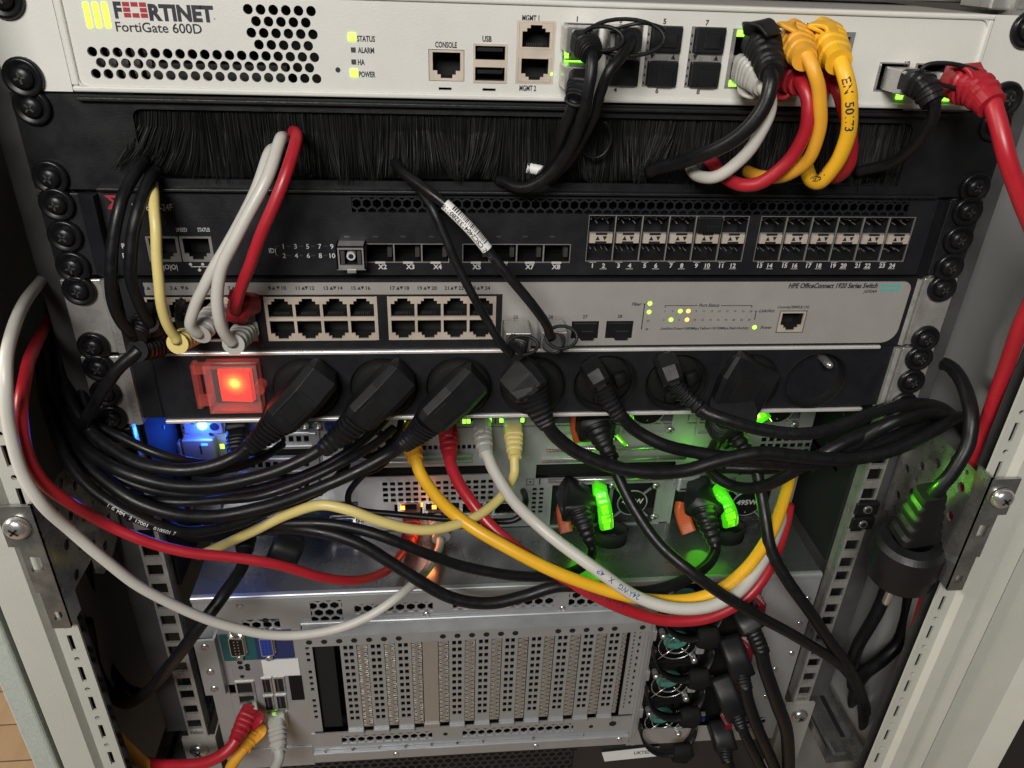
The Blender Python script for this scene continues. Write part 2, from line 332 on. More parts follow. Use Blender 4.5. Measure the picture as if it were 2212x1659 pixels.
def rj45(parent, cx, cz, Y, w=16, h=13.6, up=True, frame='port_frame', name='network_port', leds=None):
    """one socket: frame plate with stepped opening, dark cavity, contacts"""
    m = MB(); m.use(frame); x0, x1, z0, z1 = cx-w/2, cx+w/2, cz-h/2, cz+h/2; s = 1 if up else -1
    ow = min(6.35, w/2-.7); a, b = cz-s*h*.43, cz+s*h*.17; n1, n2 = s*h*.13, s*h*.25
    m.plate(x0, x1, z0, z1, Y-.4, 1.2, [(cx-ow, cx+ow, min(a, b), max(a, b)), (cx-4.3, cx+4.3, min(b, b+n1), max(b, b+n1)), (cx-2.7, cx+2.7, min(b, b+n2), max(b, b+n2))])
    m.use('void'); e = b+n2; m.cavity(cx-ow-.3, cx+ow+.3, min(a, e)-.2, max(a, e)+.2, Y+.7, Y+12)
    m.use('screw_grey')
    for k in range(8): m.box(cx-3.9+k*1.02, cx-3.6+k*1.02, Y+3, Y+4, min(a, a+s*.2), max(a, a+s*1.4))
    o = m.build(name, parent)
    return o
def lit(parent, x, z, Y, w, h, mt, name='indicator_light', round_=False):
    m = MB(); m.use(mt)
    if round_: m.lathe((x, Y, z), (0, -1, 0), [(0, w/2), (.35, w/2*.85), (.5, .01)], 14)
    else: m.box(x-w/2, x+w/2, Y-.45, Y+.3, z-h/2, z+h/2)
    return m.build(name, parent, base=(x, Y, z))
def U_(n): return -44.45*n
# ------------------------------------------------------------------ setting
m = MB(); m.use('wood_floor'); m.box(-1500, 1200, -900, 1500, -1180, -1160); m.build('floor', kind='structure')
m = MB(); m.use('cabinet_side'); m.box(-2500, 2500, 1500, 1520, -1160, 1400); m.build('room_wall', kind='structure')
# ------------------------------------------------------------------ cabinet
cab = thing('server_cabinet', 'light grey steel equipment cabinet that holds the whole stack of devices', 'cabinet', (0, 0, -1150))
for sx in (-1, 1):
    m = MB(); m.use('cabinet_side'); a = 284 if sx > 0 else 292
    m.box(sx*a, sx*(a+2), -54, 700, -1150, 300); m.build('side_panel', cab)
m = MB(); m.use('deep_grey'); m.box(-290, 284, 700, 702, -1150, 300); m.build('back_panel', cab)
m = MB(); m.use('deep_grey'); m.box(-290, 284, 60, 700, -1150, -1148); m.build('base_panel', cab)
# front posts: slotted flange, raised profile, gap, outer profile
for sx in (-1, 1):
    m = MB(); m.use('cabinet_paint'); zt = 200
    dash = 25.2; hs = []; hc = []
    z0 = -154.5 if sx > 0 else -155.5
    k = -34
    while z0-dash*1 + k*dash > -1140 or k < 12:
        zc = z0+k*dash
        if -1145 < zc < zt-8: hs.append((sx*256.7-1.35, sx*256.7+1.35, zc-6.2, zc+6.2)); hc.append(zc+dash/2)
        k += 1
        if k > 14: break
    fx0, fx1 = (251, 263) if sx > 0 else (-263, -250.5)
    m.plate(fx0, fx1, -1150, zt, -62, 1.6, hs+[(sx*256.7-2.4, sx*256.7+2.4, z-2.4, z+2.4) for z in hc])
    for z in hc: m.rectcell(sx*256.7-2.4, sx*256.7+2.4, z-2.4, z+2.4, -62, 1.6, 1.6, 12)
    if sx > 0: prof = [(263, -62), (265.5, -66), (274.5, -67), (275.5, -64), (275.5, -30)]
    else: prof = [(-263, -62), (-265, -67), (-281, -68.5), (-283, -66), (-283, -30)]
    for (xa, ya), (xb, yb) in zip(prof, prof[1:]):
        q = [(xa, ya, -1150), (xb, yb, -1150), (xb, yb, zt), (xa, ya, zt)]
        m.face(q if sx > 0 else q[::-1])
    m.use('deep_grey'); m.box(min(sx*252.5, sx*274), max(sx*252.5, sx*274), -52, -51, -1150, zt)  # dark sheet added behind the slots, stands in for shade inside the post
    m.build('front_post', cab)
m = MB(); m.use('void'); m.box(274.5, 281, -40, -38, -1150, 300); m.box(-288, -282, -40, -38, -1150, 300); m.build('post_gap', cab)  # black strips stand in for the shade in the gaps
for sx in (-1, 1):      # outer door frames
    m = MB(); m.use('cabinet_paint' if sx > 0 else 'textured_door')
    if sx > 0:
        pr = [(277.8, -30), (277.8, -62), (280, -66), (288, -68), (291, -66), (300, -66.5), (322, -70), (336, -78), (337, -60)]
        for (xa, ya), (xb, yb) in zip(pr, pr[1:]): m.face([(xa, ya, -1150), (xb, yb, -1150), (xb, yb, 60), (xa, ya, 60)])
    else:
        m.box(-300.5, -287, -66, -48, -1150, -200, 1.5)
    m.build('door_frame' if sx > 0 else 'door_edge', cab)
m = MB(); m.use('dark_steel'); m.plate(338, 400, -1150, 60, -72, 3, [(352, 360, -470, -450), (352, 360, -560, -530)]); m.build('hinge_panel', cab)
# top beams seen above the upper device
m = MB(); m.use('silver_paint'); m.box(-20, 300, 62, 100, 46, 110, 2); m.use('galv'); m.box(216, 262, 6, 30, 45.5, 80, 1); m.box(262, 284, -20, 10, 20, 120, 1)
m.build('top_beam', cab)
def rack_rail(sx):
    m = MB(); m.use('galv'); cx = sx*232.5; hs = []
    for u in range(-2, 13):
        for off in (6.35, 22.225, 38.1):
            z = -44.45*u+off-44.45; hs.append((cx-4.75, cx+4.75, z-4.75, z+4.75))
    xi, xo = cx-sx*6.6, cx+sx*6.2
    m.plate(min(xi, xo), max(xi, xo), -449, 130, 2.5, 2, hs)
    m.box(xi-sx*.1, xi+sx*1.6, 4.5, 13, -449, 130)                 # inner return
    m.use('rail_grey'); m.box(xo-sx*0.2, xo+sx*16, 6, 8, -449, 130); m.box(xo+sx*14, xo+sx*16, 8, 40, -449, 130)
    m.use('galv'); m.box(xi-sx*1.6, xi, .5, 3.5, -449, -178)
    m.build('rack_rail', cab)
    for z in ((-184.1, -198.0-2, -241.2) if sx < 0 else (-212, -222, -254.3, -266.7)):
        if sx > 0 and z > -240: continue
        n = MB(); n.use('plastic_black'); n.box(cx-8, cx+8, -1.5, 2.4, z-5.2, z+5.2, 1); n.use('bright_metal', True); n.disc((cx, -1.4, z), (0, -1, 0), 3.2, 1.2, 2.6, 16); n.use('void'); n.disc((cx, -2.7, z), (0, -1, 0), 2.0, .1, n=14)
        n.build('cage_nut', cab, base=(cx, 0, z))
for sx in (-1, 1): rack_rail(sx)
# foot bracket with cross screw + slanted slide rails at the bottom
for sx in (-1, 1):
    m = MB(); m.use('silver_paint'); cx = sx*231.5
    m.plate(cx-12, cx+12, -520, -451, 0.5, 2.5, []); m.box(cx+(11 if sx < 0 else -12), cx+(12 if sx < 0 else -11), 3, 30, -520, -451)
    b = m.build('foot_bracket', cab); screw(cab, cx+sx*1, -463, .3, 6.6, 'foot_screw', 'metal')
    m = MB(); m.use('bracket_metal'); o_ = 10 if sx > 0 else 0
    m.box(sx*(236+o_), sx*(266+o_), -30, 120, -482, -480.5); m.box(sx*(264.5+o_), sx*(266+o_), -34, 120, -480.5, -471); m.box(sx*(236+o_), sx*(237.5+o_), -28, 120, -480.5, -474)
    m.box(sx*(245+o_), sx*(254+o_), -24, 110, -480.4, -478.6); m.use('void'); m.box(sx*(239+o_), sx*(242+o_), -18, 20, -480.4, -480.2); m.box(sx*(257+o_), sx*(261+o_), -10, 30, -480.4, -480.2)
    m.build('slide_rail', cab)
def side_bracket(sx):
    m = MB(); m.use('bracket_metal'); x = sx*249.5; t = 2*sx
    # perforated web in the YZ plane: real round holes in a strip grid
    y0, y1 = -56, 4; zt, zb = -184, -258; ny, nz = 5, 7
    for i in range(ny):
        for j in range(nz):
            ya, yb = y0+(y1-y0)*i/ny, y0+(y1-y0)*(i+1)/ny; za, zb_ = zt+(zb-zt)*(j+1)/nz, zt+(zb-zt)*j/nz
            if j == nz-1 and i < 2: continue
            r = (3.1 if (i+j) % 2 else 0) or (1.5 if j % 3 == 0 else 0.01)
            q = MB(); q.rectcell(ya, yb, za, zb_, 0, 1.6, max(r, .3), 12)
            V = [(x+sx*v[1], v[0], v[2]) for v in q.v]; m.idx(V, [f[::-1] if sx < 0 else f for f in q.f])
    m.xprism([(-32, zb+.02), (4, zb+.02), (0, zb-3), (-14, zb-9), (-24, zb-8)], x, x+1.6*sx)
    m.box(x-sx*3, x, 2, 4, zb, zt)
    # front flange bolted onto the post
    m.plate(min(sx*249.5, sx*266), max(sx*249.5, sx*266), -205, -180, -69.5, 2, []); m.box(sx*249.5, sx*251, -69, -56, -262, -180)
    m.plate(min(sx*249.5, sx*261), max(sx*249.5, sx*261), -236, -205, -69.5, 2, [(sx*256-3, sx*256+3, -222, -212)])
    m.plate(min(sx*249.5, sx*259), max(sx*249.5, sx*259), -262, -236, -69.5, 2, [(sx*254-2.2, sx*254+2.2, -256, -250)])
    m.build('mounting_bracket', cab); screw(cab, sx*258, -192, -70, 6.3, 'bracket_bolt', 'metal')
side_bracket(-1); side_bracket(1)

# ------------------------------------------------------------------ firewall (top device)
fw = thing('firewall_appliance', 'white rack firewall with green light bars, topmost device of the stack', 'firewall', (0, 0, 0))
YF = -2.0
x1g, z1g = XZ(203, 111, YF)
holes = []                                        # vent rows: (x first, x last, count, z)
RZ = [17.4, 12.9, 8.4]
rows = [(-201.5, -105.4, 19, 17.4), (-198.8, -108, 18, 12.9), (-201.9, -105.2, 19, 8.3)]
up = [(-132.3, -105.2, 6, 36.3), (-129.4, -107.9, 5, 31.6), (-132.0, -105.2, 6, 26.9), (-129.3, -107.7, 5, 22.1)]
def vent(mb, rowlist, Y):
    rects = []
    for (a, b, n, z) in rowlist:
        p = (b-a)/(n-1)
        rects.append((a-p/2, b+p/2, z-2.25, z+2.25))
        for k in range(n): mb.rectcell(a+p*(k-.5), a+p*(k+.5), z-2.25, z+2.25, Y, 1.6, 2.12, 18)
    return rects
def R_(u0, v0, u1, v1, Y=-2): 
    a = XZ(u0, v0, Y); b = XZ(u1, v1, Y); return (a[0], b[0], b[1], a[1])
m = MB(); m.use('white_paint')
vr = vent(m, rows+up, YF)
cons = (-54.0, -37.6, 8.6, 22.2); usb = (-33.6, -17.8, 8.2, 25.2); mg = (-13.8, 4.2, 8.3, 35.3)
sf = []
for (u0, u1, v0, v1) in ((1209, 1290, 54, 190), (1303, 1383, 56, 186), (1388, 1466, 60, 187), (1479, 1560, 62, 189)):
    a = XZ((u0+u1)/2+3, (v0+v1)/2, YF)[0]; sf.append((a-8.3, a+8.3, 8.3, 35.0))
blk = (87.5, 147.4, 8.3, 34.6); s17 = [(163.0, 178.5, 8.5, 21.8), (181.5, 198.0, 8.5, 21.8)]
allh = vr+[cons, usb, mg, blk]+sf+s17
allh += [(-49.5, -43.5, 4.6, 5.8), (-29.0, -22.8, 4.6, 5.8)]
m.plate(-209.5, 211.5, 3.2, 41.5, YF, 1.6, allh)
m.build('front_panel', fw)
m = MB(); m.use('white_paint')                    # raised rim round the panel
m.box(-213, 214.5, -3.4, 4, 41.5, 43.9, .8); m.box(-213, 214.5, -3.4, 4, .6, 3.2, .8); m.box(-213, -209.5, -3.4, 4, 3.2, 41.5, .8); m.box(211.5, 214.5, -3.4, 4, 3.2, 41.5, .8)
for (cx, cz, s1, s2) in ((-209.5, 3.2, 1, 1), (211.5, 3.2, -1, 1), (211.5, 41.5, -1, -1), (-209.5, 41.5, 1, -1)):
    P_ = [(cx, cz)]+[(cx+s1*3.2*(1-math.sin(t)), cz+s2*3.2*(1-math.cos(t))) for t in [i*math.pi/12 for i in range(7)]]
    if s1*s2 < 0: P_ = P_[::-1]
    m.prism(P_, -3.2, -1)
m.build('panel_rim', fw)
m = MB(); m.use('silver_paint'); m.box(-212, 213.5, 6, 380, 43.3, 43.9); m.use('deep_grey'); m.box(-212, 213.5, 6, 380, .6, 1.4); m.use('void'); m.box(-209, 211, 28, 30, 1.5, 43); m.use('deep_grey'); m.box(-212, -210, 6, 380, 1.4, 43.3); m.box(211.5, 213.5, 6, 380, 1.4, 43.3); m.build('housing', fw)
m = MB(); m.use('server_top')                      # bits of heat sink seen through the vents
for k in range(5): m.box(-204+k*5.2, -201+k*5.2, 8, 20, 6, 40)
m.use('deep_grey'); m.box(-180, -120, 9, 22, 2, 12); m.build('inner_heatsink', fw)
for sx in (-1, 1):
    m = MB(); m.use('white_paint'); a, b = (-241.3, -213.2) if sx < 0 else (214.7, 241.3)
    m.prism([(a+3, .6), (b, .6), (b, 43.9), (a+3, 43.9), (a, 41), (a, 3.6)] if sx < 0 else [(a, .6), (b-3, .6), (b, 3.6), (b, 41), (b-3, 43.9), (a, 43.9)], -2.6, 0)
    ear = m.build('mounting_ear', fw)
    for z in (38.1, 6.35): screw(ear, sx*232.5, z, -2.7, 8.6)
m = MB(); m.use('led_lightbar')
for u0, v0, u1, v1 in ((185.5, 4, 193.5, 61), (205.5, 4, 213.5, 61), (225.5, 4, 233.5, 61)):
    a = XZ(u0, v0, YF); b = XZ(u1, v1, YF); cx = (a[0]+b[0])/2; m.box(cx-1.25, cx+1.25, YF-.5, YF+.3, b[1], min(a[1], 41.3), .5)
m.build('light_bar', fw)
m = MB(); m.use('ink')
def spantext(mb, txt, u0, u1, v, Y, h, bold=.01, shear=0):
    x0, z = XZ(u0, v, Y); x1, z2 = XZ(u1, v, Y); text(mb, txt, (x0+x1)/2, z, Y, h, width=x1-x0, bold=bold, shear=shear)
spantext(m, 'F', 246, 263, 21, YF, 6.0, .05)
spantext(m, 'RTINET', 321, 461, 26, YF, 6.0, .05); spantext(m, '.', 461, 465, 38, YF, 1.2, .05)
m.use('ink_red')                                   # segmented ring between the letters
ox, oz = XZ(292, 21.5, YF)
for i in range(3):
    for j in range(3):
        if i == 1 and j == 1: continue
        m.box(ox-5+i*3.5, ox-5+i*3.5+2.9, YF-.12, YF-.02, oz-3+j*2.15, oz-3+j*2.15+1.75)
m.build('brand_lettering', fw); m = MB(); m.use('ink'); spantext(m, 'FortiGate 600D', 250, 435, 57, YF, 3.9, .012); m.build('model_lettering', fw); m = MB(); m.use('ink')
for t, u0, u1, v in (('STATUS', 771, 810, 83), ('ALARM', 773, 808, 108), ('HA', 773, 788, 134), ('POWER', 775, 811, 160), ('CONSOLE', 940, 987, 96), ('USB', 1042, 1062, 83.5), ('MGMT 1', 1128, 1165, 38.5), ('MGMT 2', 1122, 1158, 190)):
    spantext(m, t, u0, u1, v, YF, 2.35, .03)
    if t in ('POWER', 'CONSOLE', 'USB', 'MGMT 2'): m.build('port_lettering' if t != 'POWER' else 'light_lettering', fw); m = MB(); m.use('ink')
for t, u, v in (('1', 1247, 41), ('3', 1341.6, 43.5), ('5', 1436, 46), ('7', 1528, 49), ('4', 1329, 194), ('6', 1419, 196), ('8', 1508, 198), ('11', 1687, 53), ('13', 1748, 55), ('15', 1809, 56), ('16', 1780, 203), ('17', 1959.5, 138)):
    dtext(m, t, u, v, YF, 2.2, bold=.03)
m.build('port_number', fw); m = MB(); m.use('ink'); m.disc((*[XZ(730, 151, YF)[0]], YF-.05, XZ(730, 151, YF)[1]), (0, -1, 0), 1.15, .05, n=14)
m.build('reset_hole', fw)
for v, mt, du in ((80, 'led_lime', 760.6), (107.3, 'led_off', 763), (133.3, 'led_off', 764), (157.5, 'led_lime', 765)):
    x, z = XZ(du, v, YF); lit(fw, x, z, YF, 3.3 if mt == 'led_lime' else 2, 3.3 if mt == 'led_lime' else 2, mt)
for (a, b, c, d), in ((cons,),): rj45(fw, (a+b)/2, (c+d)/2, YF, b-a-.5, d-c-.5, up=False, name='console_port')
m = MB(); m.use('port_frame'); a, b, c, d = usb; m.plate(a, b, c, d, YF-.4, 1.4, [(a+1, b-1, c+1, c+6.9), (a+1, b-1, d-6.9, d-1)])
m.use('void'); m.cavity(a+.8, b-.8, c+.8, d-.8, YF+.9, YF+14); m.use('plastic_black'); m.box(a+2, b-2, YF+1, YF+10, c+4, c+5.6); m.box(a+2, b-2, YF+1, YF+10, d-3.4, d-1.8)
m.build('usb_port', fw)
mcx = (mg[0]+mg[1])/2
m = MB(); m.use('port_frame'); m.plate(mg[0], mg[1], mg[2], mg[3], YF-.2, 1, [(mcx-7.8, mcx+7.8, 9.2, 34.4)]); m.use('port_frame'); m.box(mcx-7.8, mcx+7.8, YF-.2, YF+1, 20, 23.6); m.build('port_bezel', fw)
rj45(fw, mcx, 28.9, YF, 15.4, 10.9, up=True, name='management_port'); rj45(fw, mcx, 14.6, YF, 15.4, 10.9, up=False, name='management_port')
lit(fw, mg[1]-.9, 12.8, YF-.5, .7, 1.2, 'led_lime')
def sfp_stack(parent, h, Y, plug=(1, 1), name='optical_port'):
    a, b, c, d = h; m = MB(); m.use('nickel'); mid = (c+d)/2
    m.plate(a, b, c, d, Y-.3, 1.2, [(a+1.6, b-.4, c+.4, mid-1.9), (a+1.6, b-.4, mid+1.9, d-.4)]); m.use('void'); m.cavity(a+.8, b-.2, c+.2, d-.2, Y+.9, Y+20)
    m.use('void')
    for k in range(7): m.box(a+.3, a+1.0, Y-.42, Y-.3, c+1+k*(d-c-2)/7, c+2.2+k*(d-c-2)/7)
    for q, sgn in ((a+3.4, -1), (b-3, 1)): m.face([(q-1.1, Y-.45, mid+(1.1 if sgn < 0 else -1.1)), (q, Y-.45, mid+(-1.2 if sgn < 0 else 1.2)), (q+1.1, Y-.45, mid+(1.1 if sgn < 0 else -1.1))][::1 if sgn < 0 else 1])
    m.use('galv'); m.box(a+5, b-5.5, Y-.6, Y-.3, mid-1.5, mid+.6)
    host = m.build(name, parent)
    for k, (z0, z1) in enumerate(((mid+1.8, d-.2), (c+.2, mid-1.8))):
        if plug[k]:
            n = MB(); n.use('plastic_black'); n.box(a+1.9, b-.3, Y-2.4, Y+6, z0, z1, .7); n.box(a+6.2, b-2.5, Y-3.1, Y-2.2, z0+(.2 if k else 2.2), z1-(3.5 if k else 3), .4); n.build('dust_plug', host)
sfp_stack(fw, sf[0], YF, (0, 0)); sfp_stack(fw, sf[1], YF, (0, 1)); sfp_stack(fw, sf[2], YF); sfp_stack(fw, sf[3], YF)
for h in s17:
    m = MB(); m.use('nickel'); a, b, c, d = h; m.plate(a, b, c, d, YF-.3, 1.2, [(a+1.2, b-.4, c+.6, d-.6)]); m.use('void'); m.cavity(a+1, b-.2, c+.4, d-.4, YF+.9, YF+20); m.build('optical_port', fw)
# eight-socket block
m = MB(); m.use('nickel'); a, b, c, d = blk; cw = (b-a-1.6)/4; hz = []
for i in range(4):
    x0 = a+.8+cw*i; hz += [(x0+1.1, x0+cw-1.1, c+2.2, c+11.6), (x0+1.1, x0+cw-1.1, d-11.6, d-2.2)]
m.plate(a, b, c, d, YF-.3, 1.2, hz+[(x0+3.6, x0+cw-3.6, c+.8, c+2.6) for x0 in [a+.8+cw*i for i in range(4)]]); m.use('void'); m.cavity(a+.5, b-.5, c+.5, d-.5, YF+.9, YF+16); m.build('network_port_block', fw)
for u, v in ((1601, 72), (1645, 70), (1730, 77), (1583, 180)):
    x, z = XZ(u, v, YF-.6); lit(fw, x, z, YF-.4, 3.6, 2.8, 'led_green')
for u, v in ((1943, 209), (2044, 213)):
    x, z = XZ(u, v, YF-.3); lit(fw, x, z, YF, 3.4, 2.2, 'led_green')
lit(fw, XZ(1224, 118, YF-1)[0], XZ(1224, 118, YF-1)[1], YF-.6, 2.0, 3.0, 'led_green')
lit(fw, XZ(1240, 133, YF-1)[0], XZ(1240, 133, YF-1)[1], YF-.4, 9, .9, 'led_green')

# ------------------------------------------------------------------ brush panel
bp = thing('brush_panel', 'black cable entry panel with a slot of hanging bristles below the white firewall', 'brush panel', (0, 0, U_(1)))
m = MB(); m.use('black_paint')
ox0, ox1, oz0, oz1 = -192, 192, -38.5, -6.6
m.plate(-241.3, 241.3, -43.9, -.6, -1.2, 1.5, [(ox0+2, ox1-2, oz0, oz1)])
for (cx, cz, s1, s2) in ((ox0+2, oz1, 1, -1), (ox1-2, oz1, -1, -1)):
    P_ = [(cx, cz)]+[(cx+s1*4*(1-math.sin(t)), cz+s2*4*(1-math.cos(t))) for t in [i*math.pi/12 for i in range(7)]]
    if s1*s2 < 0: P_ = P_[::-1]
    m.prism(P_, -1.3, 0)
m.box(-212, 212, -4.5, -1.2, -3.2, -1.4, .5); m.box(-212, 212, -5, -1.2, -43.9, -42.4, .4)
m.build('panel', bp)
m = MB(); m.use('matte_black'); m.box(ox0-4, ox1+4, 22, 24, -43, -3); m.box(ox0-4, ox1+4, .4, 3.5, -6.4, -4); m.build('slot_backing', bp)
m = MB(); m.use('bristle'); rr = random.Random(3)
gaps = [(-188, 30, -14), (-120, 20, 3), (-67, 16, 0), (-52, 14, 2), (-28, 12, -6), (20, 10, 2), (44, 8, 0), (62, 10, -12)]
x = ox0+1.5
while x < ox1-1:
    x += .11+rr.random()*.08
    L = 32+rr.random()*4.6; clump = math.sin(x*.35)+math.sin(x*.13+1.3)+.6*math.sin(x*1.1); dx = 1.6*clump+rr.gauss(0, .8); dy = -3+1.2*math.sin(x*.21)+rr.gauss(0, 1.0)
    for gx, wd, sh in gaps:
        q = (x-gx)/wd
        if abs(q) < 1: dx += sh*(1-q*q); dy -= 3*(1-q*q); L *= 1-.14*abs(math.cos(q*1.5))
    if 90 < x < 186: L *= .93+.1*math.sin(x*.5)
    wv = .11+.08*rr.random(); y0 = 1+rr.random()*3; pts = []
    for t in (0, .35, .7, 1): pts.append((x+dx*t*t, y0+dy*t*t, oz1+1.5-L*t+(abs(dx)*.12*t)))
    V = []; 
    for i, p_ in enumerate(pts): ww = wv*(1 if i < 3 else .35); V += [(p_[0]-ww, p_[1], p_[2]), (p_[0]+ww, p_[1]+rr.uniform(-.3, .3), p_[2])]
    m.idx(V, [(0, 2, 3, 1), (2, 4, 5, 3), (4, 6, 7, 5)])
    if L > 31 and rr.random() < .5: pass
m.build('bristles', bp, kind='stuff')
for sx in (-1, 1):
    for z in (-6.35, -38.1): screw(bp, sx*232.5, z, -1.3)

# ------------------------------------------------------------------ black 24-port optical switch
sw = thing('network_switch', 'black rack switch with a long honeycomb vent strip and 24 empty metal optical ports', 'switch', (0, 0, U_(2)))
Y = -1.5; m = MB(); m.use('dark_paint'); top, bot = -45.4, -87.6
hv = (XZ(759, 440, Y)[0], XZ(1966, 440, Y)[0], -54.2, -46.6)
mgm = (-195.8, -163.4, -80.4, -66.8)
def grp(u0, v0, u1, v1): a = XZ(u0, v0, Y); b = XZ(u1, v1, Y); return (a[0], b[0], b[1], a[1])
xA = (-91.8, -32.8+2.2, -80.6, -70.6); xA = (-92.0, -38.0-.5+6, -80.7, -70.4)
gx = [XZ(u, 545, Y)[0] for u in (730, 790, 851, 911, 970)]; gx2 = [XZ(u, 545, Y)[0] for u in (999, 1057, 1116, 1174, 1232)]
gA = (27.0, 112.8, -79.9, -54.7); gB = (119.2, 205.3, -79.9, -54.7)
m.plate(-213, 215.3, bot, top, Y, 1.4, [hv, mgm, (gx[0], gx[-1], -80.7, -70.4), (gx2[0], gx2[-1], -80.7, -70.4), gA, gB]); m.build('front_panel', sw)
m = MB(); m.use('dark_paint'); m.box(-212.5, 215, -.1, 350, top-.6, top-.1); m.box(-212.5, 215, -.1, 350, bot, bot+.6); m.box(-212.5, -211, 0, 350, bot+.6, top-.6); m.box(213, 215, 0, 350, bot+.6, top-.6); m.use('void'); m.box(-211, 213, 26, 28, bot+.6, top-.6); m.build('housing', sw)
m = MB(); m.use('dark_paint'); m.honey(hv[0], hv[1], hv[2], hv[3], 5.0, 4.33, .80, Y+.6, .8); m.build('vent_mesh', sw)
for sx in (-1, 1):
    m = MB(); m.use('dark_paint'); a, b = (-241.3, -222) if sx < 0 else (222, 241.3)
    m.box(a, b, -1.6, 0, bot, top-.3, .6); xa = b if sx < 0 else a; xb = -213.2 if sx < 0 else 215.5
    P_ = [(xa, -1.6), (xb, -7.5), (xb, -1.5), (xb, 0), (xa, 0)]
    n = len(P_); m.idx([(px, py, bot) for px, py in P_]+[(px, py, top-.3) for px, py in P_], [tuple(range(n)), tuple(range(2*n-1, n-1, -1))]+[(i, (i+1) % n, n+(i+1) % n, n+i) for i in range(n)])
    ear = m.build('mounting_ear', sw)
    for z in (-50.8, -66.675, -82.55): screw(ear, sx*232.5, z, -1.8)
for cx in (-187.6, -171.4): rj45(sw, cx, -73.6, Y, 15.6, 13.2, up=False, frame='nickel', name='management_port')
def slot_row(xs):
    for i in range(len(xs)-1):
        m = MB(); m.use('nickel'); a, b = xs[i], xs[i+1]; w_ = .35
        m.plate(a, b, -80.7, -70.4, Y-.2, 1, [(a+w_, b-w_, -80.3, -70.8)]); m.use('matte_black'); m.cavity(a+w_, b-w_, -80.3, -70.8, Y+.8, Y+16)
        m.use('alu'); cx = (a+b)/2; m.box(cx-2.6, cx+2.6, Y-.8, Y-.2, -81.0, -79.9); m.use('deep_grey'); m.box(b-3.4, b-1.2, Y+1.2, Y+6, -78, -73); m.build('expansion_port', sw)
slot_row(gx); slot_row(gx2)
# transceiver hanging half out of the first slot
tx = (gx[0]+gx[1])/2+.3; m = MB(); m.use('nickel')
m.plate(tx-7.2, tx+7.2, -87.0, -74.6, Y-9, 1, [(tx-5.6, tx+5.6, -84.4, -76.2)]); m.box(tx-7.2, tx-6.4, Y-9, Y, -86.6, -74.6); m.box(tx+6.4, tx+7.2, Y-9, Y, -86.6, -74.6); m.box(tx-7.2, tx+7.2, Y-9, Y, -75.2, -74.6)
m.box(tx-2.2, tx+2.2, Y-9.6, Y-8, -88.4, -86.8); m.use('void'); m.cavity(tx-5.6, tx+5.6, -84.4, -76.2, Y-8, Y); m.use('screw_grey'); m.box(tx-5, tx-3.2, Y-8.5, Y-3, -84, -77); m.box(tx+3.2, tx+5, Y-8.5, Y-3, -84, -77)
m.use('alu', True); m.disc((tx, Y-3, -80), (0, -1, 0), 2.5, 5, 2.2, 16); m.use('void'); m.disc((tx, Y-8.1, -80), (0, -1, 0), 1.3, .1, n=12); m.v = [(a_, b_, c_+5.6) for a_, b_, c_ in m.v]; m.build('transceiver', sw)
def sfp_group(h, n):
    a, b, c, d = h; cw = (b-a)/n; mid = -66.7
    for i in range(n):
        x0, x1 = a+cw*i, a+cw*(i+1); m = MB(); m.use('nickel'); g = .28
        m.plate(x0, x1, c, d, Y-.3, 1.1, [(x0+g, x1-g, c+g, mid-2.9), (x0+g, x1-g, mid+2.9, d-g), (x0+g, x0+1, mid-2.9, mid+2.9), (x1-1, x1-g, mid-2.9, mid+2.9)])
        m.use('dark_steel'); m.cavity(x0+.1, x1-.1, c, d, Y+.8, Y+14); m.use('port_frame'); m.box(x0+1.2, x1-1.2, Y-1.2, Y-.3, mid-2.7, mid+2.0)
        m.use('void'); m.box(x0+cw/2-3, x0+cw/2+3, Y-1.3, Y-1.15, mid-3, mid-1.7); m.box(x0+cw/2-3, x0+cw/2+3, Y-1.3, Y-1.15, mid+1.7, mid+2.9)
        for q, s_ in ((x0+cw*.37, 1), (x0+cw*.63, -1)): m.face([(q-1.15, Y-1.35, mid-1.1*s_), (q+1.15, Y-1.35, mid-1.1*s_), (q, Y-1.35, mid+1.3*s_)][::s_])
        m.use('nickel')
        for q in range(4): m.box(x0+1.5+q*3, x0+2+q*3, Y+2, Y+9, d-3-(q % 2)*2, d-2.6-(q % 2)*2); m.box(x0+2.4+q*3, x0+2.8+q*3, Y+2, Y+9, mid-7-(q % 2), mid-6.6-(q % 2))
        m.build('optical_port', sw)
sfp_group(gA, 6); sfp_group(gB, 6)
px = gA[0]+(gA[1]-gA[0])/6*4; m = MB(); m.use('plastic_black'); m.box(px+.5, px+13.8, Y-2.5, Y+5, -63.8, -54.9, .6); m.box(px+5, px+12.5, Y-3.3, Y-2.2, -62.8, -59, .4); m.build('dust_plug', sw)
m = MB(); m.use('ink_white')
spantext(m, 'ICX 6610-24F', 286, 372, 447, Y, 3.4, .01)
m.build('model_lettering', sw); m = MB(); m.use('ink_white')
for t, u0, u1, v in (('SPEED', 380, 404, 496), ('STATUS', 427, 453, 496), ('PS1', 263, 283, 531), ('PS2', 265, 285, 552), ('ID(', 581, 597, 541), ('|O|O|', 353, 383, 576.5)): spantext(m, t, u0, u1, v, Y, 2.0 if v < 500 else 2.5, .01)
for i in range(5):
    dtext(m, '13579'[i], 612+i*26.2, 532, Y, 2.5); dtext(m, ['2', '4', '6', '8', '10'][i], 614+i*26, 552, Y, 2.5)
    for v in (532, 552):
        x, z = XZ(598+i*26.2, v, Y); m.use('screw_grey'); m.box(x-1, x+1, Y-.1, Y, z-.3, z+.3); m.use('ink_white')
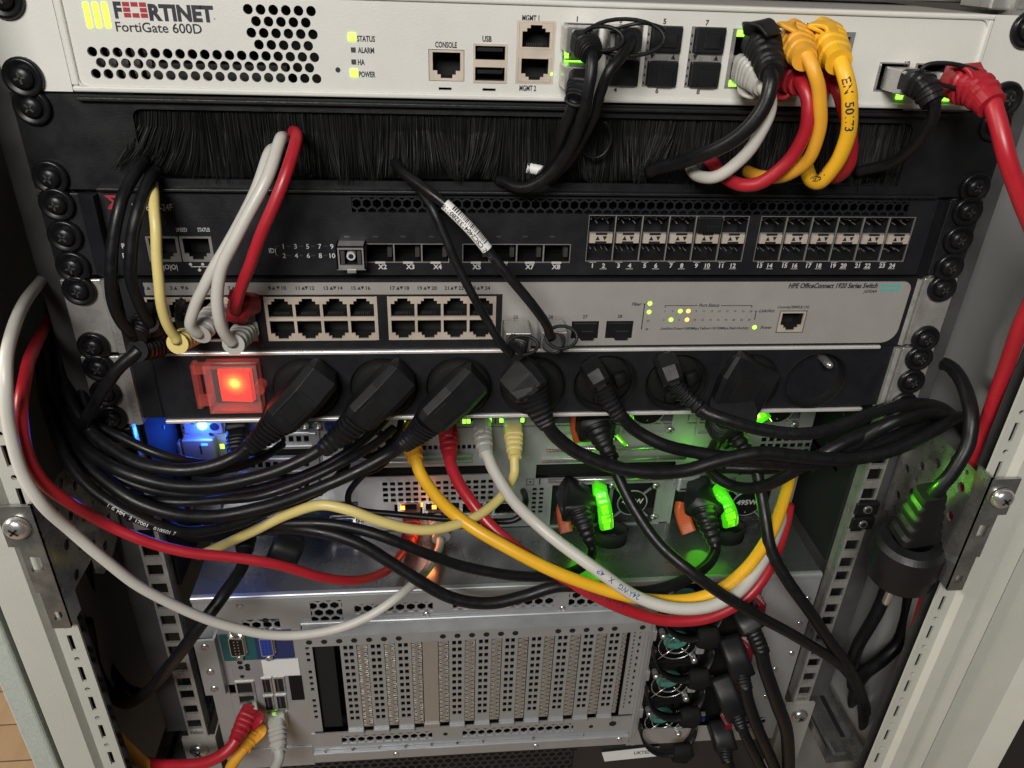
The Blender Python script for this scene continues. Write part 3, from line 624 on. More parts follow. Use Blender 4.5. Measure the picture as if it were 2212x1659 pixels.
for i, u in enumerate((757, 826, 886, 945)): 
    if i: dtext(m, 'X%d' % (i+1), u, 576, Y, 2.5, bold=.03)
for t, u in (('X5', 1029.6), ('X6', 1087), ('X7', 1144), ('X8', 1201)): dtext(m, t, u, 576, Y, 2.5, bold=.03)
for i, u in enumerate((1279.6, 1303.7, 1336, 1360, 1392.5, 1416.6, 1449.6, 1472.5, 1504, 1528, 1557.6, 1583.6, 1641, 1663, 1695, 1717, 1747, 1769, 1800, 1822, 1852, 1874, 1905, 1927)):
    x, z = XZ(u, 573.5, Y); text(m, str(i+1), x, z, Y, 2.4, bold=.03); q = 1.9 if i % 2 == 0 else -1.9
    m.box(x-1.9, x+1.9, Y-.1, Y, z+q-.12, z+q+.12)
x, z = XZ(430, 576, Y); m.box(x-4, x+4, Y-.1, Y, z-.2, z+.2); m.disc((x-4, Y-.05, z+1.3), (0, -1, 0), .8, .1, n=10); m.disc((x+2, Y-.05, z+1.3), (0, -1, 0), .8, .1, n=10); m.disc((x, Y-.05, z-1.8), (0, -1, 0), .8, .1, n=10); m.box(x-.15, x+.15, Y-.1, Y, z-1.5, z)
m.use('screw_grey')
for u in (749, 811, 871, 932, 1020, 1077, 1135, 1193): x, z = XZ(u, 511, Y); m.box(x-1.3, x+1.3, Y-.1, Y, z-.4, z+.4)
m.build('printed_text', sw); m = MB(); m.use('ink_red')      # red angular emblem
x, z = XZ(247, 437, Y)
P_ = [(-4.4, 3.6), (3.2, 3.6), (3.2, 2.4), (-1.4, 2.3), (.6, .2), (-1.4, -2.3), (4.6, -2.3), (4.6, -3.6), (-3.6, -3.6), (-1.2, .1)]
for f in ([(-4.4, 3.6), (-1.6, 2.4), (3.2, 2.4), (3.2, 3.6)], [(-4.4, 3.6), (-.9, .2), (.7, .2), (-1.6, 2.4)], [(-.9, .2), (-3.6, -2.6), (-1.4, -2.4), (.7, .2)], [(-3.6, -3.6), (4.6, -3.6), (4.6, -2.4), (-3.6, -2.4)]):
    m.face([(x+a*.95, Y-.12, z+b*.95) for a, b in f])
m.build('emblem', sw)

# ------------------------------------------------------------------ silver faced 24-port switch
hp = thing('network_switch', 'rack switch with silver grey front plate and 24 copper ports just above the socket strip', 'switch', (0, 0, U_(3)))
Y = -1.5; top, bot = -89.6, -131.6
m = MB(); m.use('dark_paint')
def ug(u, v=680): return XZ(u, v, Y)[0]
bx = [(ug(574, 684)-60.5-2.8, ug(574, 684)-2.8), (ug(574, 684), ug(816, 684)), (ug(838, 684), ug(1071, 684))]
bx[0] = (bx[1][0]-(bx[2][0]-bx[1][0]), bx[1][1]-(bx[2][0]-bx[1][0]))
pz = (-125.2, -99.6)
cons2 = (XZ(1679, 696, Y)[0], XZ(1738, 696, Y)[0], -122.8, -108.9)
sf4 = [(XZ(c, 710, Y)[0]-7.6, XZ(c, 710, Y)[0]+7.6, -125.0, -114.6) for c in (1112, 1189, 1263, 1337)]
m.plate(-213, 217.8, bot, top, Y, 1.4, [(a, b, *pz) for a, b in bx]+[cons2]+sf4); m.build('front_panel', hp)
m = MB(); m.use('dark_paint'); m.box(-212.5, 217.5, -.1, 220, top-.6, top-.1); m.box(-212.5, 217.5, -.1, 220, bot, bot+.6); m.use('void'); m.box(-211, 216, 20, 22, bot+.6, top-.6); m.build('housing', hp)
m = MB(); m.use('silver_paint'); xs0 = XZ(1085, 660, Y)[0]
m.plate(-201, xs0, -98.3, -91.6, Y-.5, .5, [])
m.plate(xs0, 214.5, -129.6, -91.6, Y-.5, .5, [(214.5-9, 214.5, -129.6, -120.6), (214.5-5, 214.5, -96.6, -91.6)]+sf4+[cons2])
def corner(cx, cz, r, a0):                           # rounded ends of the plate
    pts = [(cx, cz)]+[(cx+r*math.cos(a0+i*math.pi/16), cz+r*math.sin(a0+i*math.pi/16)) for i in range(9)]
    m.prism(pts, Y-.5, Y)
corner(205.5, -120.6, 9, -math.pi/2); corner(209.5, -96.6, 5, 0); m.build('face_plate', hp)
for (a, b) in bx:
    cw = (b-a-2)/4
    for i in range(4):
        for row in (0, 1):
            cx = a+1+cw*(i+.5); rj45(hp, cx, -105.9 if row == 0 else -118.9, Y, cw-.02, 12.6, up=(row == 0), frame='port_frame')
    m = MB(); m.use('port_frame'); m.plate(a, b, pz[0], pz[1], Y-.25, .6, [(a+1, b-1, pz[0]+.1, -112.6-.4), (a+1, b-1, -112.2+.3, pz[1]-.1)]); m.build('port_bezel', hp)
rj45(hp, (cons2[0]+cons2[1])/2, (cons2[2]+cons2[3])/2, Y-.3, cons2[1]-cons2[0]-1.2, 12.6, up=False, name='console_port')
for i, h in enumerate(sf4):
    m = MB(); a, b, c, d = h; m.use('nickel' if i < 2 else 'plastic_black'); m.plate(a, b, c, d, Y-.7, 1.6, [(a+.7, b-.7, c+.6, d-.6)]); m.use('void'); m.cavity(a+.5, b-.5, c+.5, d-.5, Y+.6, Y+14)
    host = m.build('optical_port', hp)
    if i > 1: n = MB(); n.use('plastic_black'); n.box(a+.8, b-.8, Y-1.6, Y+4, c+.6, d-.6, .5); n.box(a+5, b-2.6, Y-3, Y-1.4, c-.4, c+5.6, .5); n.build('dust_plug', host)
m = MB(); m.use('ink'); YT = Y-.5
def tri(x, z, up, s=.95):
    m.face([(x-s, YT-.12, z-s), (x+s, YT-.12, z-s), (x, YT-.12, z+s)] if up else [(x-s, YT-.12, z+s), (x, YT-.12, z-s), (x+s, YT-.12, z+s)])
nb = [(1, 311), (3, 370), (5, 432), (7, 495), (9, 582), (11, 643), (13, 704), (15, 764), (17, 848), (19, 907), (21, 965), (23, 1022)]
for n_, u in nb:
    x, z = XZ(u, 622, YT); text(m, str(n_), x, z, YT, 2.0, bold=.025); tri(x+(2.1 if n_ < 10 else 2.8), z, True)
    x, z = XZ(u+(33 if n_ < 9 else 31), 622, YT); text(m, str(n_+1), x, z, YT, 2.0, bold=.025); tri(x-(2.1 if n_ < 9 else 2.9), z, False)
for n_, u, v in ((25, 1114, 685), (26, 1190, 684), (27, 1264, 684), (28, 1339, 683)): dtext(m, str(n_), u, v, YT, 1.9, bold=.02)
spantext(m, 'HPE OfficeConnect 1920 Series Switch', 1703.7, 1896, 617, YT, 2.9, .035, .22); spantext(m, 'JG924A', 1865, 1894, 629, YT, 1.8, .02, .22)
spantext(m, 'Fiber', 1365, 1386, 656.6, YT, 1.9, .02, .2); spantext(m, 'Port Status', 1510, 1554, 659, YT, 1.9, .02, .2); spantext(m, 'Link/Act', 1640, 1673, 671, YT, 1.9, .02, .2); spantext(m, 'Power', 1643, 1667, 707, YT, 1.9, .02, .2)
spantext(m, 'Link/Act:Green=1000Mbps,Yellow=10/100Mbps,Flash=Activity', 1427, 1617, 709.5, YT, 1.5, .02, .2); spantext(m, 'Console(38400,8,1,N)', 1680, 1748, 663, YT, 1.6, .02, .2)
for k in range(12):
    for r_, u, v in ((0, 1436+16.9*k, 672), (1, 1433.5+16.8*k, 690.6)): dtext(m, str(2*k+1+r_), u, v, YT, 1.1, bold=.02)
for n_, u, v in ((25, 1404, 655.6), (26, 1402, 674), (27, 1400, 693), (28, 1397, 711)): dtext(m, str(n_), u, v, YT, 1.2, bold=.02)
def line(u0, v0, u1, v1, t=.12):
    a = XZ(u0, v0, YT); b = XZ(u1, v1, YT); m.box(min(a[0], b[0])-t, max(a[0], b[0])+t, YT-.1, YT, min(a[1], b[1])-t, max(a[1], b[1])+t)
for q in ((1437, 660, 1506, 660), (1437, 660, 1437, 664), (1558, 660, 1624, 660), (1624, 660, 1624, 664), (1630, 672, 1636, 672), (1633, 672, 1630, 690), (1389, 656.6, 1396, 656.6), (1392, 656.6, 1386, 711)): line(*q)
m.use('ink_teal'); a = XZ(1905, 614.5, YT); b = XZ(1941, 628, YT)
m.plate(a[0], b[0], b[1], a[1], YT-.12, .1, [(a[0]+1.1, b[0]-1.1, b[1]+1.0, a[1]-1.0)]); m.build('printed_text', hp)
for u, v, mt in ((1404, 655.6, 'led_lime'), (1402, 674, 'led_lime'), (1469.5, 672, 'led_lime'), (1449.5, 690.6, 'led_lime'), (1487, 672, 'led_amber'), (1484, 690.6, 'led_amber'), (1630, 707, 'led_lime')):
    x, z = XZ(u, v, YT); lit(hp, x, z, YT, 2.5, 2.5, mt, round_=True)
lit(hp, *XZ(1458, 741, 0), Y+.3, 3.0, .25, 'led_amber')
# plain printed spots of the unlit indicators
m = MB(); m.use('led_off')
m.use('galv')
def bracket_ear(parent, sx, z0, z1, xin):
    m = MB(); m.use('galv'); a = sx*241.3; b = sx*221.5
    m.box(a, b, -1.6, 0, z0, z1, .5)
    P_ = [(b, -1.6), (b-sx*2.2, -2.6), (b-sx*4.2, -1.6), (b-sx*5, 3), (b, 0)]
    if sx > 0: P_ = [(b, 0), (b-sx*5, 3), (b-sx*4.2, -1.6), (b-sx*2.2, -2.6), (b, -1.6)]
    n = len(P_); m.idx([(px, py, z0) for px, py in P_]+[(px, py, z1) for px, py in P_], [tuple(range(n-1, -1, -1)), tuple(range(n, 2*n))]+[(i, n+i, n+(i+1) % n, (i+1) % n) for i in range(n)])
    return m.build('mounting_ear', parent)
for sx in (-1, 1):
    ear = bracket_ear(hp, sx, bot+.3, top-.3, 0)
    for z in (-95.25, -127): screw(ear, sx*232.5, z, -1.8)

# ------------------------------------------------------------------ socket strip
pd = thing('power_strip', 'black rack socket strip with pale metal edges, a glowing red switch and eight round sockets', 'power strip', (0, 0, U_(4)))
m = MB(); m.use('dark_paint'); Y = -1.6; zt, zb = -133.4, -173.6
socks = [(XZ(u, v, Y)[0]) for u, v in ((663, 835), (829, 835), (992, 832), (1151, 832), (1307, 830), (1462, 828), (1615, 825), (1763, 815))]
socks = [socks[0]+(socks[-1]-socks[0])/7*i for i in range(8)]; zc = -155.0; R0 = 18.9
swx = (-186, -150)
m.plate(-204, 206.2, zb, zt, Y, 1.5, [(c-19.4, c+19.4, zc-19.3, zc+19.3) for c in socks]+[(-176.5, -147.8, -170.5, -139.5)])
for c in socks: m.rectcell(c-19.4, c+19.4, zc-19.3, zc+19.3, Y, 4, R0, 48)
m.use('void')
for u in (339, 400, 569, 913, 1230, 1548): 
    if u in (339, 400, 569, 913, 1230, 1548): x = XZ(u, 850, Y)[0]; m.box(x-.2, x+.2, Y-.05, Y+.3, zb+.1, zt-.1)
m.build('front_panel', pd)
m = MB(); m.use('dark_paint'); m.box(-203.5, 206, Y+8, 45, zb, zt); m.box(-222, -204.2, Y+2, 30, zb, zt+1); m.box(206.4, 222, Y+2, 30, zb, zt+1); m.build('housing', pd)
for z0, z1 in ((-133.2, -131.3), (-175.8, -173.7)):
    m = MB(); m.use('alu'); m.box(-204.3, 206.4, Y-1.6, 20, z0, z1, .4); m.build('trim_strip', pd)
for sx in (-1, 1):
    ear = bracket_ear(pd, sx, -176.5, -133.6, 0)
    for z in (-139.7, -155.575, -171.45): screw(ear, sx*232.5, z, -1.8)
for i, c in enumerate(socks):
    m = MB(); m.use('plastic_black', True); m.use('matte_black', True); m.lathe((c, Y+14, zc), (0, -1, 0), [(0, 16.5), (0.1, 17.3), (10, R0-.2), (13, R0+.3), (14.3, R0+.5), (14.6, R0-.2), (13.5, R0-.6), (2, 17.6), (1.8, .01)], 40)
    m.use('void', False)
    for a in (-1, 1): m.disc((c+a*6.6, Y+12.1, zc-a*6.6), (0, -1, 0), 2.4, .15, n=14)
    m.build('socket', pd, base=(c, Y, zc))
m = MB(); m.use('bright_metal', True); ex, ez = XZ(1793, 790, Y-3); m.lathe((ex, Y+12, ez), (0, -1, 0), [(0, 2.4), (14, 2.4), (16, 1.6), (16.6, .01)], 14); m.build('earth_pin', pd)
rx0, rz1 = XZ(467, 800, Y-3); rx1, rz0 = XZ(552, 866, Y-3); ex, ez = XZ(507, 828, Y-4.5)
m = MB(); m.use('red_rocker'); 
m.idx([(rx0, Y-1, rz0), (rx1, Y-1, rz0), (rx1, Y-1, rz1), (rx0, Y-1, rz1), (rx0+.8, Y-4, rz0+.8), (rx1-.8, Y-5.5, rz0+.8), (rx1-.8, Y-5.5, rz1-.8), (rx0+.8, Y-4, rz1-.8)], [(4, 5, 6, 7), (0, 1, 5, 4), (1, 2, 6, 5), (2, 3, 7, 6), (3, 0, 4, 7)])
m.build('rocker_switch', pd, base=(ex, Y-4.5, ez))
m = MB(); m.use('plastic_black'); m.plate(-176.5, -147.8, -170.5, -139.5, Y-.5, 3, [(rx0+.1, rx1-.1, rz0+.1, rz1-.1)]); m.build('switch_bezel', pd)
m = MB(); cx0, cz1 = XZ(414, 788, Y-8); cx1, cz0 = XZ(569, 886, Y-8)
cx0 += 6; m.use('clear_cover'); m.box(cx0, cx1, Y-10.5, Y-9.3, cz0, cz1)
m.use('clear_edge'); t = 1.4
m.plate(cx0, cx1, cz0, cz1, Y-11, 9.5, [(cx0+t, cx1-t, cz0+t, cz1-t)]); m.disc((cx1, Y-11, (cz0+cz1)/2), (0, 1, 0), 3, 8, n=18)
m.box(cx0-7, cx0, Y-6, Y-1, cz0+2, cz0+7); m.box(cx0-7, cx0, Y-6, Y-1, cz1-7, cz1-2); m.box(cx0-7.5, cx0-5, Y-7, Y-1, cz0+1, cz1-1)
m.build('switch_cover', pd)
point('switch_glow', (ex, Y-7.5, ez), .012, (1, .05, .02), .006)

# ------------------------------------------------------------------ servers
def dr(u0, v0, u1, v1, Y):
    um, vm = (u0+u1)/2, (v0+v1)/2
    return XZ(u0, vm, Y)[0], XZ(u1, vm, Y)[0], XZ(um, v1, Y)[1], XZ(um, v0, Y)[1]
def sqgrid(mb, x0, x1, z0, z1, nx, nz, Y, t=.8, fx=.62, fz=.62):
    dx, dz = (x1-x0)/nx, (z1-z0)/nz
    for i in range(nx):
        for j in range(nz):
            cx, cz = x0+dx*(i+.5), z0+dz*(j+.5)
            O = [(cx-dx/2, cz-dz/2), (cx+dx/2, cz-dz/2), (cx+dx/2, cz+dz/2), (cx-dx/2, cz+dz/2)]
            mb.holecell(O, [(cx+(a-cx)*fx, cz+(b-cz)*fz) for a, b in O], Y, t)
def psu(parent, u0, v0, u1, v1, fu, fv, fr, watt, Y, screws, lx=None):
    """power supply face: frame, fan opening with badge on spokes, screws"""
    x0, x1, z0, z1 = dr(u0, v0, u1, v1, Y); cx, cz = XZ(fu, fv, Y); m = MB(); m.use('server_steel')
    fa, fb = cx-fr*1.5, min(x1-2.5, cx+fr*1.65)
    m.plate(x0, x1, z0, z1, Y-1.5, 1.5, [(x0+2, fa-2.5, z0+2, z1-2), (fa, fb, z0+2, z1-2)]); parent = m.build('power_supply', parent)
    m = MB(); m.use('void'); m.cavity(x0+.5, x1-.5, z0+.5, z1-.5, Y+.1, Y+16); m.use('server_steel')
    for a in (45, 135, 225, 315):
        c, s_ = math.cos(math.radians(a)), math.sin(math.radians(a)); L = fr*1.75; n_ = (-s_*.7, c*.7)
        m.prism([(cx+n_[0], cz+n_[1]), (cx-n_[0], cz-n_[1]), (cx+c*L-n_[0], cz+s_*L-n_[1]), (cx+c*L+n_[0], cz+s_*L+n_[1])][::-1], Y-1.2, Y)
        m.use('server_steel')
    for r in (1.0,): 
        pts = [Vector((cx+fr*1.06*math.cos(q*math.pi/12), Y-1.0, cz+fr*1.06*math.sin(q*math.pi/12))) for q in range(25)]; m.tube(pts, .6, 6, cap=False)
    m.use('matte_black'); m.disc((cx, Y, cz), (0, -1, 0), fr, 1.6, n=32); m.build('fan_grille', parent)
    m = MB(); m.use('ink_white'); text(m, watt, cx, cz+fr*.18, Y-1.7, fr*.42, bold=.03); m.disc((cx, Y-1.75, cz-fr*.72), (0, -1, 0), .45, .1, n=8); m.build('printed_text', parent)
    for (u, v) in screws: x, z = XZ(u, v, Y-2); screw(parent, x, z, Y-1.4, 3.0, 'screw', 'metal')
def lever(parent, pts, mt, hw, hh, name):
    m = MB(); P = [W(*p) for p in pts]
    if mt == 'green_lever':  # glow and its shading made of stacked plates with brighter and dimmer emission
        m.use('green_dim'); up = (0, -1, 0); m.chloft(spline(P, 3), [(hw, hh)]*((len(P)-1)*3+1), up); q = spline(P, 6); n = len(q)
        m.use('green_lever')
        for k in range(0, n-4, 5):
            a, b = q[k]+Vector((0, -hh-.15, 0)), q[min(n-1, k+4)]+Vector((0, -hh-.15, 0)); w_ = hw*(.62 if (k//5) % 2 else .44)
            m.chloft([a, b], [(w_, .5)]*2, up)
        m.use('green_hot'); T = (P[1]-P[0]).normalized(); m.chloft([P[0]+T*1.2+Vector((-hw*.2, -hh-.8, 0)), P[0]+T*6+Vector((-hw*.2, -hh-.8, 0))], [(hw*.22, .4)]*2, up)
        S2 = Vector((hw*.98, 0, 0)); m.use('green_hot'); m.tube([p+Vector((hw*.95, -hh*.5, 0)) for p in q[n//2:]], .35, 6)
    else:
        m.use(mt); m.chloft(spline(P, 4), [(hw, hh)]*((len(P)-1)*4+1), (0, -1, 0))
    o = m.build(name, parent); bv = o.modifiers.new('bevel', 'BEVEL'); bv.width = .0005; bv.segments = 2; bv.limit_method = 'ANGLE'; return o
YS = 60.0
s1 = thing('slim_server', 'slim rack server with a glowing blue light, mostly hidden right under the socket strip', 'server', (0, YS, U_(5)))
m = MB(); m.use('server_steel'); X0, X1 = -220.5, 214.5
pblk = dr(868, 895, 1135, 935, YS); psa = dr(1194, 880, 1488, 936, YS); psb = dr(1510, 880, 1755, 936, YS); uidr = dr(493, 890, 536, 934, YS); scr = dr(640, 895, 800, 930, YS)
m.plate(X0, X1, -221.8, -178.5, YS, 1.2, [(pblk[0], pblk[1], -220, -205), (psa[0], psa[1], -220.5, -179), (psb[0], psb[1], -220.5, -179), (uidr[0], uidr[1], -220, -204), (X0+60, X0+82, -203, -182)]); m.build('rear_panel', s1)
m = MB(); m.use('server_steel'); m.box(X0, X1, YS+1.2, 690, -179, -178.4); m.box(X0, X1, YS+1.2, 690, -221.8, -221.3); m.box(X0, X0+1, YS+1.2, 690, -221, -179); m.box(X1-1, X1, YS+1.2, 690, -221, -179); m.use('void'); m.box(X0+1, X1-1, YS+22, YS+24, -221, -179); m.build('housing', s1)
for (u0, u1) in ((868, 934), (936, 1002), (1003, 1069), (1071, 1136)):
    a, b, c, d = dr(u0, 898, u1, 936, YS); m = MB(); m.use('bright_metal'); m.plate(a, b, -220.2, -205, YS-.6, 1, [(a+3.5, b-3.5, -218, -206.5), (a+5.5, b-5.5, -219.5, -218)]); m.use('void'); m.cavity(a+3, b-3, -219.6, -206, YS+.4, YS+14); m.build('network_port', s1)
for (u, v) in ((871.5, 913.5), (929, 915), (1003, 911), (1012.4, 910.5), (1058, 908.5), (1083, 908.5), (1128.5, 908)):
    x, z = XZ(u, v, YS-1); lit(s1, x, z, YS-.8, 2.3, 2.7, 'led_green' if u != 929 else 'led_lime')
x, z = XZ(436, 921, YS-3); m = MB(); m.use('led_blue', True); m.lathe((x, YS, z), (0, -1, 0), [(0, 3.6), (1.5, 3.5), (3, 2.6), (3.8, 1.2), (4, .01)], 18); m.build('blue_light', s1, base=(x, YS, z))
point('blue_glow', (x, YS-8, z), .06, (.02, .10, 1), .004)
m = MB(); m.use('server_steel'); a, b, c, d = dr(395, 893, 480, 936, YS-1); m.box(a, b, YS-2, YS, c, -182, .6); m.use('void', True)
for u, v, r in ((463, 922, 3), (455, 938, 1.3), (415, 913, 1.5), (396, 924, .9)): p = XZ(u, v, YS-2); m.disc((p[0], YS-2.05, p[1]), (0, -1, 0), r, .1, n=16)
m.build('status_module', s1)
lit(s1, *XZ(446, 951, YS-1), YS-6, 4.0, 1.5, 'led_blue_dim'); lit(s1, *XZ(484, 955, YS-1), YS-6, 2.6, 3.2, 'led_lime')
m = MB(); m.use('teal_plate'); a, b, c, d = dr(645, 915, 690, 939, YS-1); m.box(a, b, YS-.5, YS-.1, -221, -205); m.use('blue_plate'); a, b, c, d = dr(690, 915, 745, 939, YS-1); m.box(a+.1, b, YS-.5, YS-.1, -221, -205); m.build('coloured_plate', s1)
def dsub(parent, u, v, Y, w, h, blue, nm, scr=True):
    cx, cz = XZ(u, v, Y); m = MB(); m.use('bright_metal'); s_ = w/2
    f = lambda k, dz=0: [(cx-s_*k+1, cz-h/2*k), (cx+s_*k-1, cz-h/2*k), (cx+s_*k, cz-h*.3*k), (cx+s_*k+.6, cz+h*.3*k), (cx+s_*k-.6, cz+h/2*k), (cx-s_*k+.6, cz+h/2*k), (cx-s_*k-.6, cz+h*.3*k), (cx-s_*k, cz-h*.3*k)]
    m.prism(f(1.1), Y-1.2, Y); m.prism(f(1), Y-4, Y-1.2); m.use('vga_blue' if blue else 'plastic_black'); m.prism(f(.88), Y-4.3, Y-4); m.use('void' if blue else 'bright_metal')
    for r in range(3 if blue else 2):
        for k in range(5):
            px_, pz_ = cx+(k-2)*w*.16, cz+(r-(1 if blue else .5))*h*.26
            m.disc((px_, Y-4.3, pz_), (0, -1, 0), .55, .15, n=8)
    if scr:
        for s__ in (-1, 1): m.use('bright_metal', True); m.lathe((cx+s__*(w/2+4.2), Y, cz), (0, -1, 0), [(0, 2.6), (3, 2.6), (3.4, 2.2), (3.4, 1.4), (1, 1.3), (.9, .01)], 6 if False else 14)
    m.build(nm, parent)
def dsub_v(parent, u, v, Y, w, h, blue, nm):           # standing connector
    cx, cz = XZ(u, v, Y); m = MB(); m.use('bright_metal'); f = lambda k: [(cx-w/2*k, cz-h/2*k+1), (cx-w/2*k+1, cz-h/2*k), (cx+w/2*k-1, cz-h/2*k*.92), (cx+w/2*k, cz-h/2*k*.86), (cx+w/2*k, cz+h/2*k*.86), (cx+w/2*k-1, cz+h/2*k*.92), (cx-w/2*k+1, cz+h/2*k), (cx-w/2*k, cz+h/2*k-1)]
    m.prism(f(1.15), Y-1, Y); m.prism(f(1), Y-4, Y-1); m.use('vga_blue' if blue else 'plastic_black'); m.prism(f(.87), Y-4.3, Y-4); m.use('void' if blue else 'bright_metal')
    for r in range(3 if blue else 2):
        for k in range(5): m.disc((cx+(r-(1 if blue else .5))*w*.26, Y-4.3, cz+(k-2)*h*.155), (0, -1, 0), .5, .15, n=8)
    m.use('bright_metal', True)
    for s__ in (-1, 1): m.lathe((cx, Y, cz+s__*(h/2+3)), (0, -1, 0), [(0, 2.5), (3.4, 2.3), (3.5, 1.4), (1.5, .01)], 6)
    m.build(nm, parent)
for u, v in ((657, 920.4), (685, 920)):
    x, z = XZ(u, v, YS-3); m = MB(); m.use('bright_metal', True); m.lathe((x, YS, z), (0, -1, 0), [(0, 3.2), (3, 3.2), (3.2, 2.2), (2, 1.6), (1, .01)], 18); m.build('connector_screw', s1, base=(x, YS, z))
dsub(s1, 728, 914, YS, 17, 8, True, 'video_port', False)
psu(s1, 1190, 868, 1485, 939, 1400, 884, 11, '460W', YS, [(1448, 929), (1330, 945)])
psu(s1, 1506, 868, 1757, 937, 1681, 882, 10.5, '750W', YS, [(1717, 918)])
lever(s1, [(1256, 888, YS-14), (1249, 900, YS-16), (1246, 925, YS-18), (1252, 950, YS-18)], 'orange_plastic', 4.3, 3.2, 'release_latch')
lever(s1, [(1356, 884, YS-16), (1357, 910, YS-16)], 'green_lever', 3.2, 3, 'release_lever'); lever(s1, [(1632, 878, YS-20), (1636, 890, YS-22), (1648, 908, YS-24)], 'green_lever', 5.8, 3, 'release_lever')
lever(s1, [(1331, 940, YS-3), (1352, 962, YS-6)], 'green_lever', 1.2, 1, 'release_lever')

for sx in (-1, 1):  # slides put in near-black to block the blue and green glow sideways
    m = MB(); m.use('void'); a = 223.5; m.box(sx*a, sx*(a+3), 13.5, 600, -312, -178); m.box(sx*a, sx*(a+8), 30, 600, -246, -243); m.use('screw_grey')
    for q in range(3): m.disc((sx*(a-.1), 40+q*9, -205-q*30), (-sx, 0, 0), 1.4, .5, n=10)
    m.build('device_slide', cab)
s2 = thing('rack_server', 'two-unit rack server with square-holed mesh and two 495W power supplies behind the cable loops', 'server', (0, YS, U_(7)))
m = MB(); m.use('server_steel'); ZT, ZB = -222.7, -310.4
b1 = dr(1158, 1000, 1458, 1031, YS); ps1 = dr(1184, 1038, 1428, 1134, YS); ps2 = dr(1447, 1038, 1690, 1134, YS); bl = dr(792, 1008, 1068, 1028, YS); me_ = dr(824, 1037, 1068, 1084, YS); po = dr(852, 1086, 1130, 1112, YS); rowt = dr(800, 958, 1068, 976, YS)
lt = dr(500, 940, 690, 1075, YS); bt1 = dr(1480, 1000, 1690, 1030, YS); mr = dr(1640, 942, 1752, 982, YS); pm = dr(1146, 1052, 1176, 1110, YS)
holes = [b1, ps1, ps2, bl, me_, po, rowt, lt, mr, pm]
m.plate(X0, X1, ZB, ZT, YS, 1.2, holes)
sqgrid(m, *rowt, 22, 1, YS, fx=.66, fz=.5)
sqgrid(m, *me_, 15, 4, YS, fx=.66, fz=.62); sqgrid(m, *mr, 7, 3, YS, fx=.7, fz=.65); sqgrid(m, *pm, 2, 6, YS, fx=.6, fz=.6)
m.build('rear_panel', s2)
m = MB(); m.use('server_top'); m.box(X0, X1, YS+1.2, 690, ZT-.6, ZT); m.box(X0, X0+1, YS+1.2, 690, ZB, ZT-.6); m.box(X1-1, X1, YS+1.2, 690, ZB, ZT-.6); m.box(X0, X1, YS+1.2, 690, ZB, ZB+.6); m.use('void'); m.box(X0+1, X1-1, YS+24, YS+26, ZB, ZT-.6); m.build('housing', s2)
for k, v in enumerate((950, 1004, 1052)):              # three horizontal slot covers with a row of square holes
    a, b, c, d = dr(500, v-20, 690, v+8, YS-1); m = MB(); m.use('server_steel')
    m.plate(a, b, c-4, d, YS-2, 1, [(a+6, b-6, c+.6, c+7.2)]); sqgrid(m, a+6, b-6, c+.6, c+7.2, 9, 1, YS-2, fx=.66, fz=.7)
    m.loft([(a, YS-3, d-1.5), (b-2, YS-3, d-1.5)], [(1.2, 1.2, 2)]*2, (0, -1, 0), 12, 2); m.loft([(a+4, YS-3, c+9.6), (b-6, YS-3, c+9.6)], [(1.1, 1.1, 2)]*2, (0, -1, 0), 12, 2)
    m.loft([(a+4, YS-2.6, c-1.2), (b-5, YS-2.6, c-1.2)], [(1.1, 1.1, 2)]*2, (0, -1, 0), 12, 2); m.build('slot_cover', s2)
for v in (985, 996):                                   # bright folded ribs
    a = XZ(700, v, YS)[0]; b = XZ(1020, v, YS)[0]; z = XZ(900, v, YS)[1]; m = MB(); m.use('server_steel', True); m.loft([(a, YS-1, z), (b, YS-1, z)], [(1.5, 1.5, 2)]*2, (0, -1, 0), 12, 2); m.build('panel_rib', s2)
for v, u0, u1 in ((967, 1180, 1480), (990, 1170, 1480), (1034, 1184, 1450)):
    a = XZ(u0, v, YS)[0]; b = XZ(u1, v, YS)[0]; z = XZ((u0+u1)/2, v, YS)[1]; m = MB(); m.use('bright_metal', True); m.loft([(a, YS-1, z), (b, YS-1, z)], [(1.6, 1.2, 3)]*2, (0, -1, 0), 12, 3); m.build('panel_rib', s2)
m = MB(); m.use('matte_black'); m.box(b1[0], b1[1], YS+5, YS+6, b1[2], b1[3]); m.box(bl[0], bl[1], YS+8, YS+9, bl[2], bl[3]); m.box(lt[0], lt[1], YS+4, YS+5, lt[2], lt[3]); m.build('blank_cover', s2)
m = MB(); m.use('server_steel')
for u0, v0, u1, v1 in ((385, 952, 396, 985), (397, 945, 468, 990), (420, 1060, 480, 1098), (345, 1062, 418, 1098)):
    a, b, c, d = dr(u0, v0, u1, v1, YS-3); m = MB(); m.use('server_steel'); m.box(a, b, YS-6, YS-.1, c, d, 1); m.build('slot_tab', s2)
m = MB(); m.use('ink'); 
for t, u, v, h in (('1', 434, 972, 6.5), ('3', 453, 1078, 6.5)): dtext(m, t, u, v, YS-6, h, bold=.02)
for t, u, v, h in (('1', 1166, 1040, 5.2), ('2', 1651, 1025, 5.2)): dtext(m, t, u, v, YS-(0 if t == '1' else 3), h, bold=.02)
a, b, c, d = dr(1137, 1034, 1154, 1048, YS); m.plate(a, b, c, d, YS-.12, .1, [(a+.5, b-.5, c+.5, d-.5)]); x, z = (a+b)/2, (c+d)/2; m.face([(x+.6, YS-.15, z+1.8), (x-1.2, YS-.15, z-.3), (x+.2, YS-.15, z-.1)]); m.face([(x-.6, YS-.15, z-1.8), (x+1.2, YS-.15, z+.3), (x-.2, YS-.15, z+.1)])
m.build('printed_text', s2)
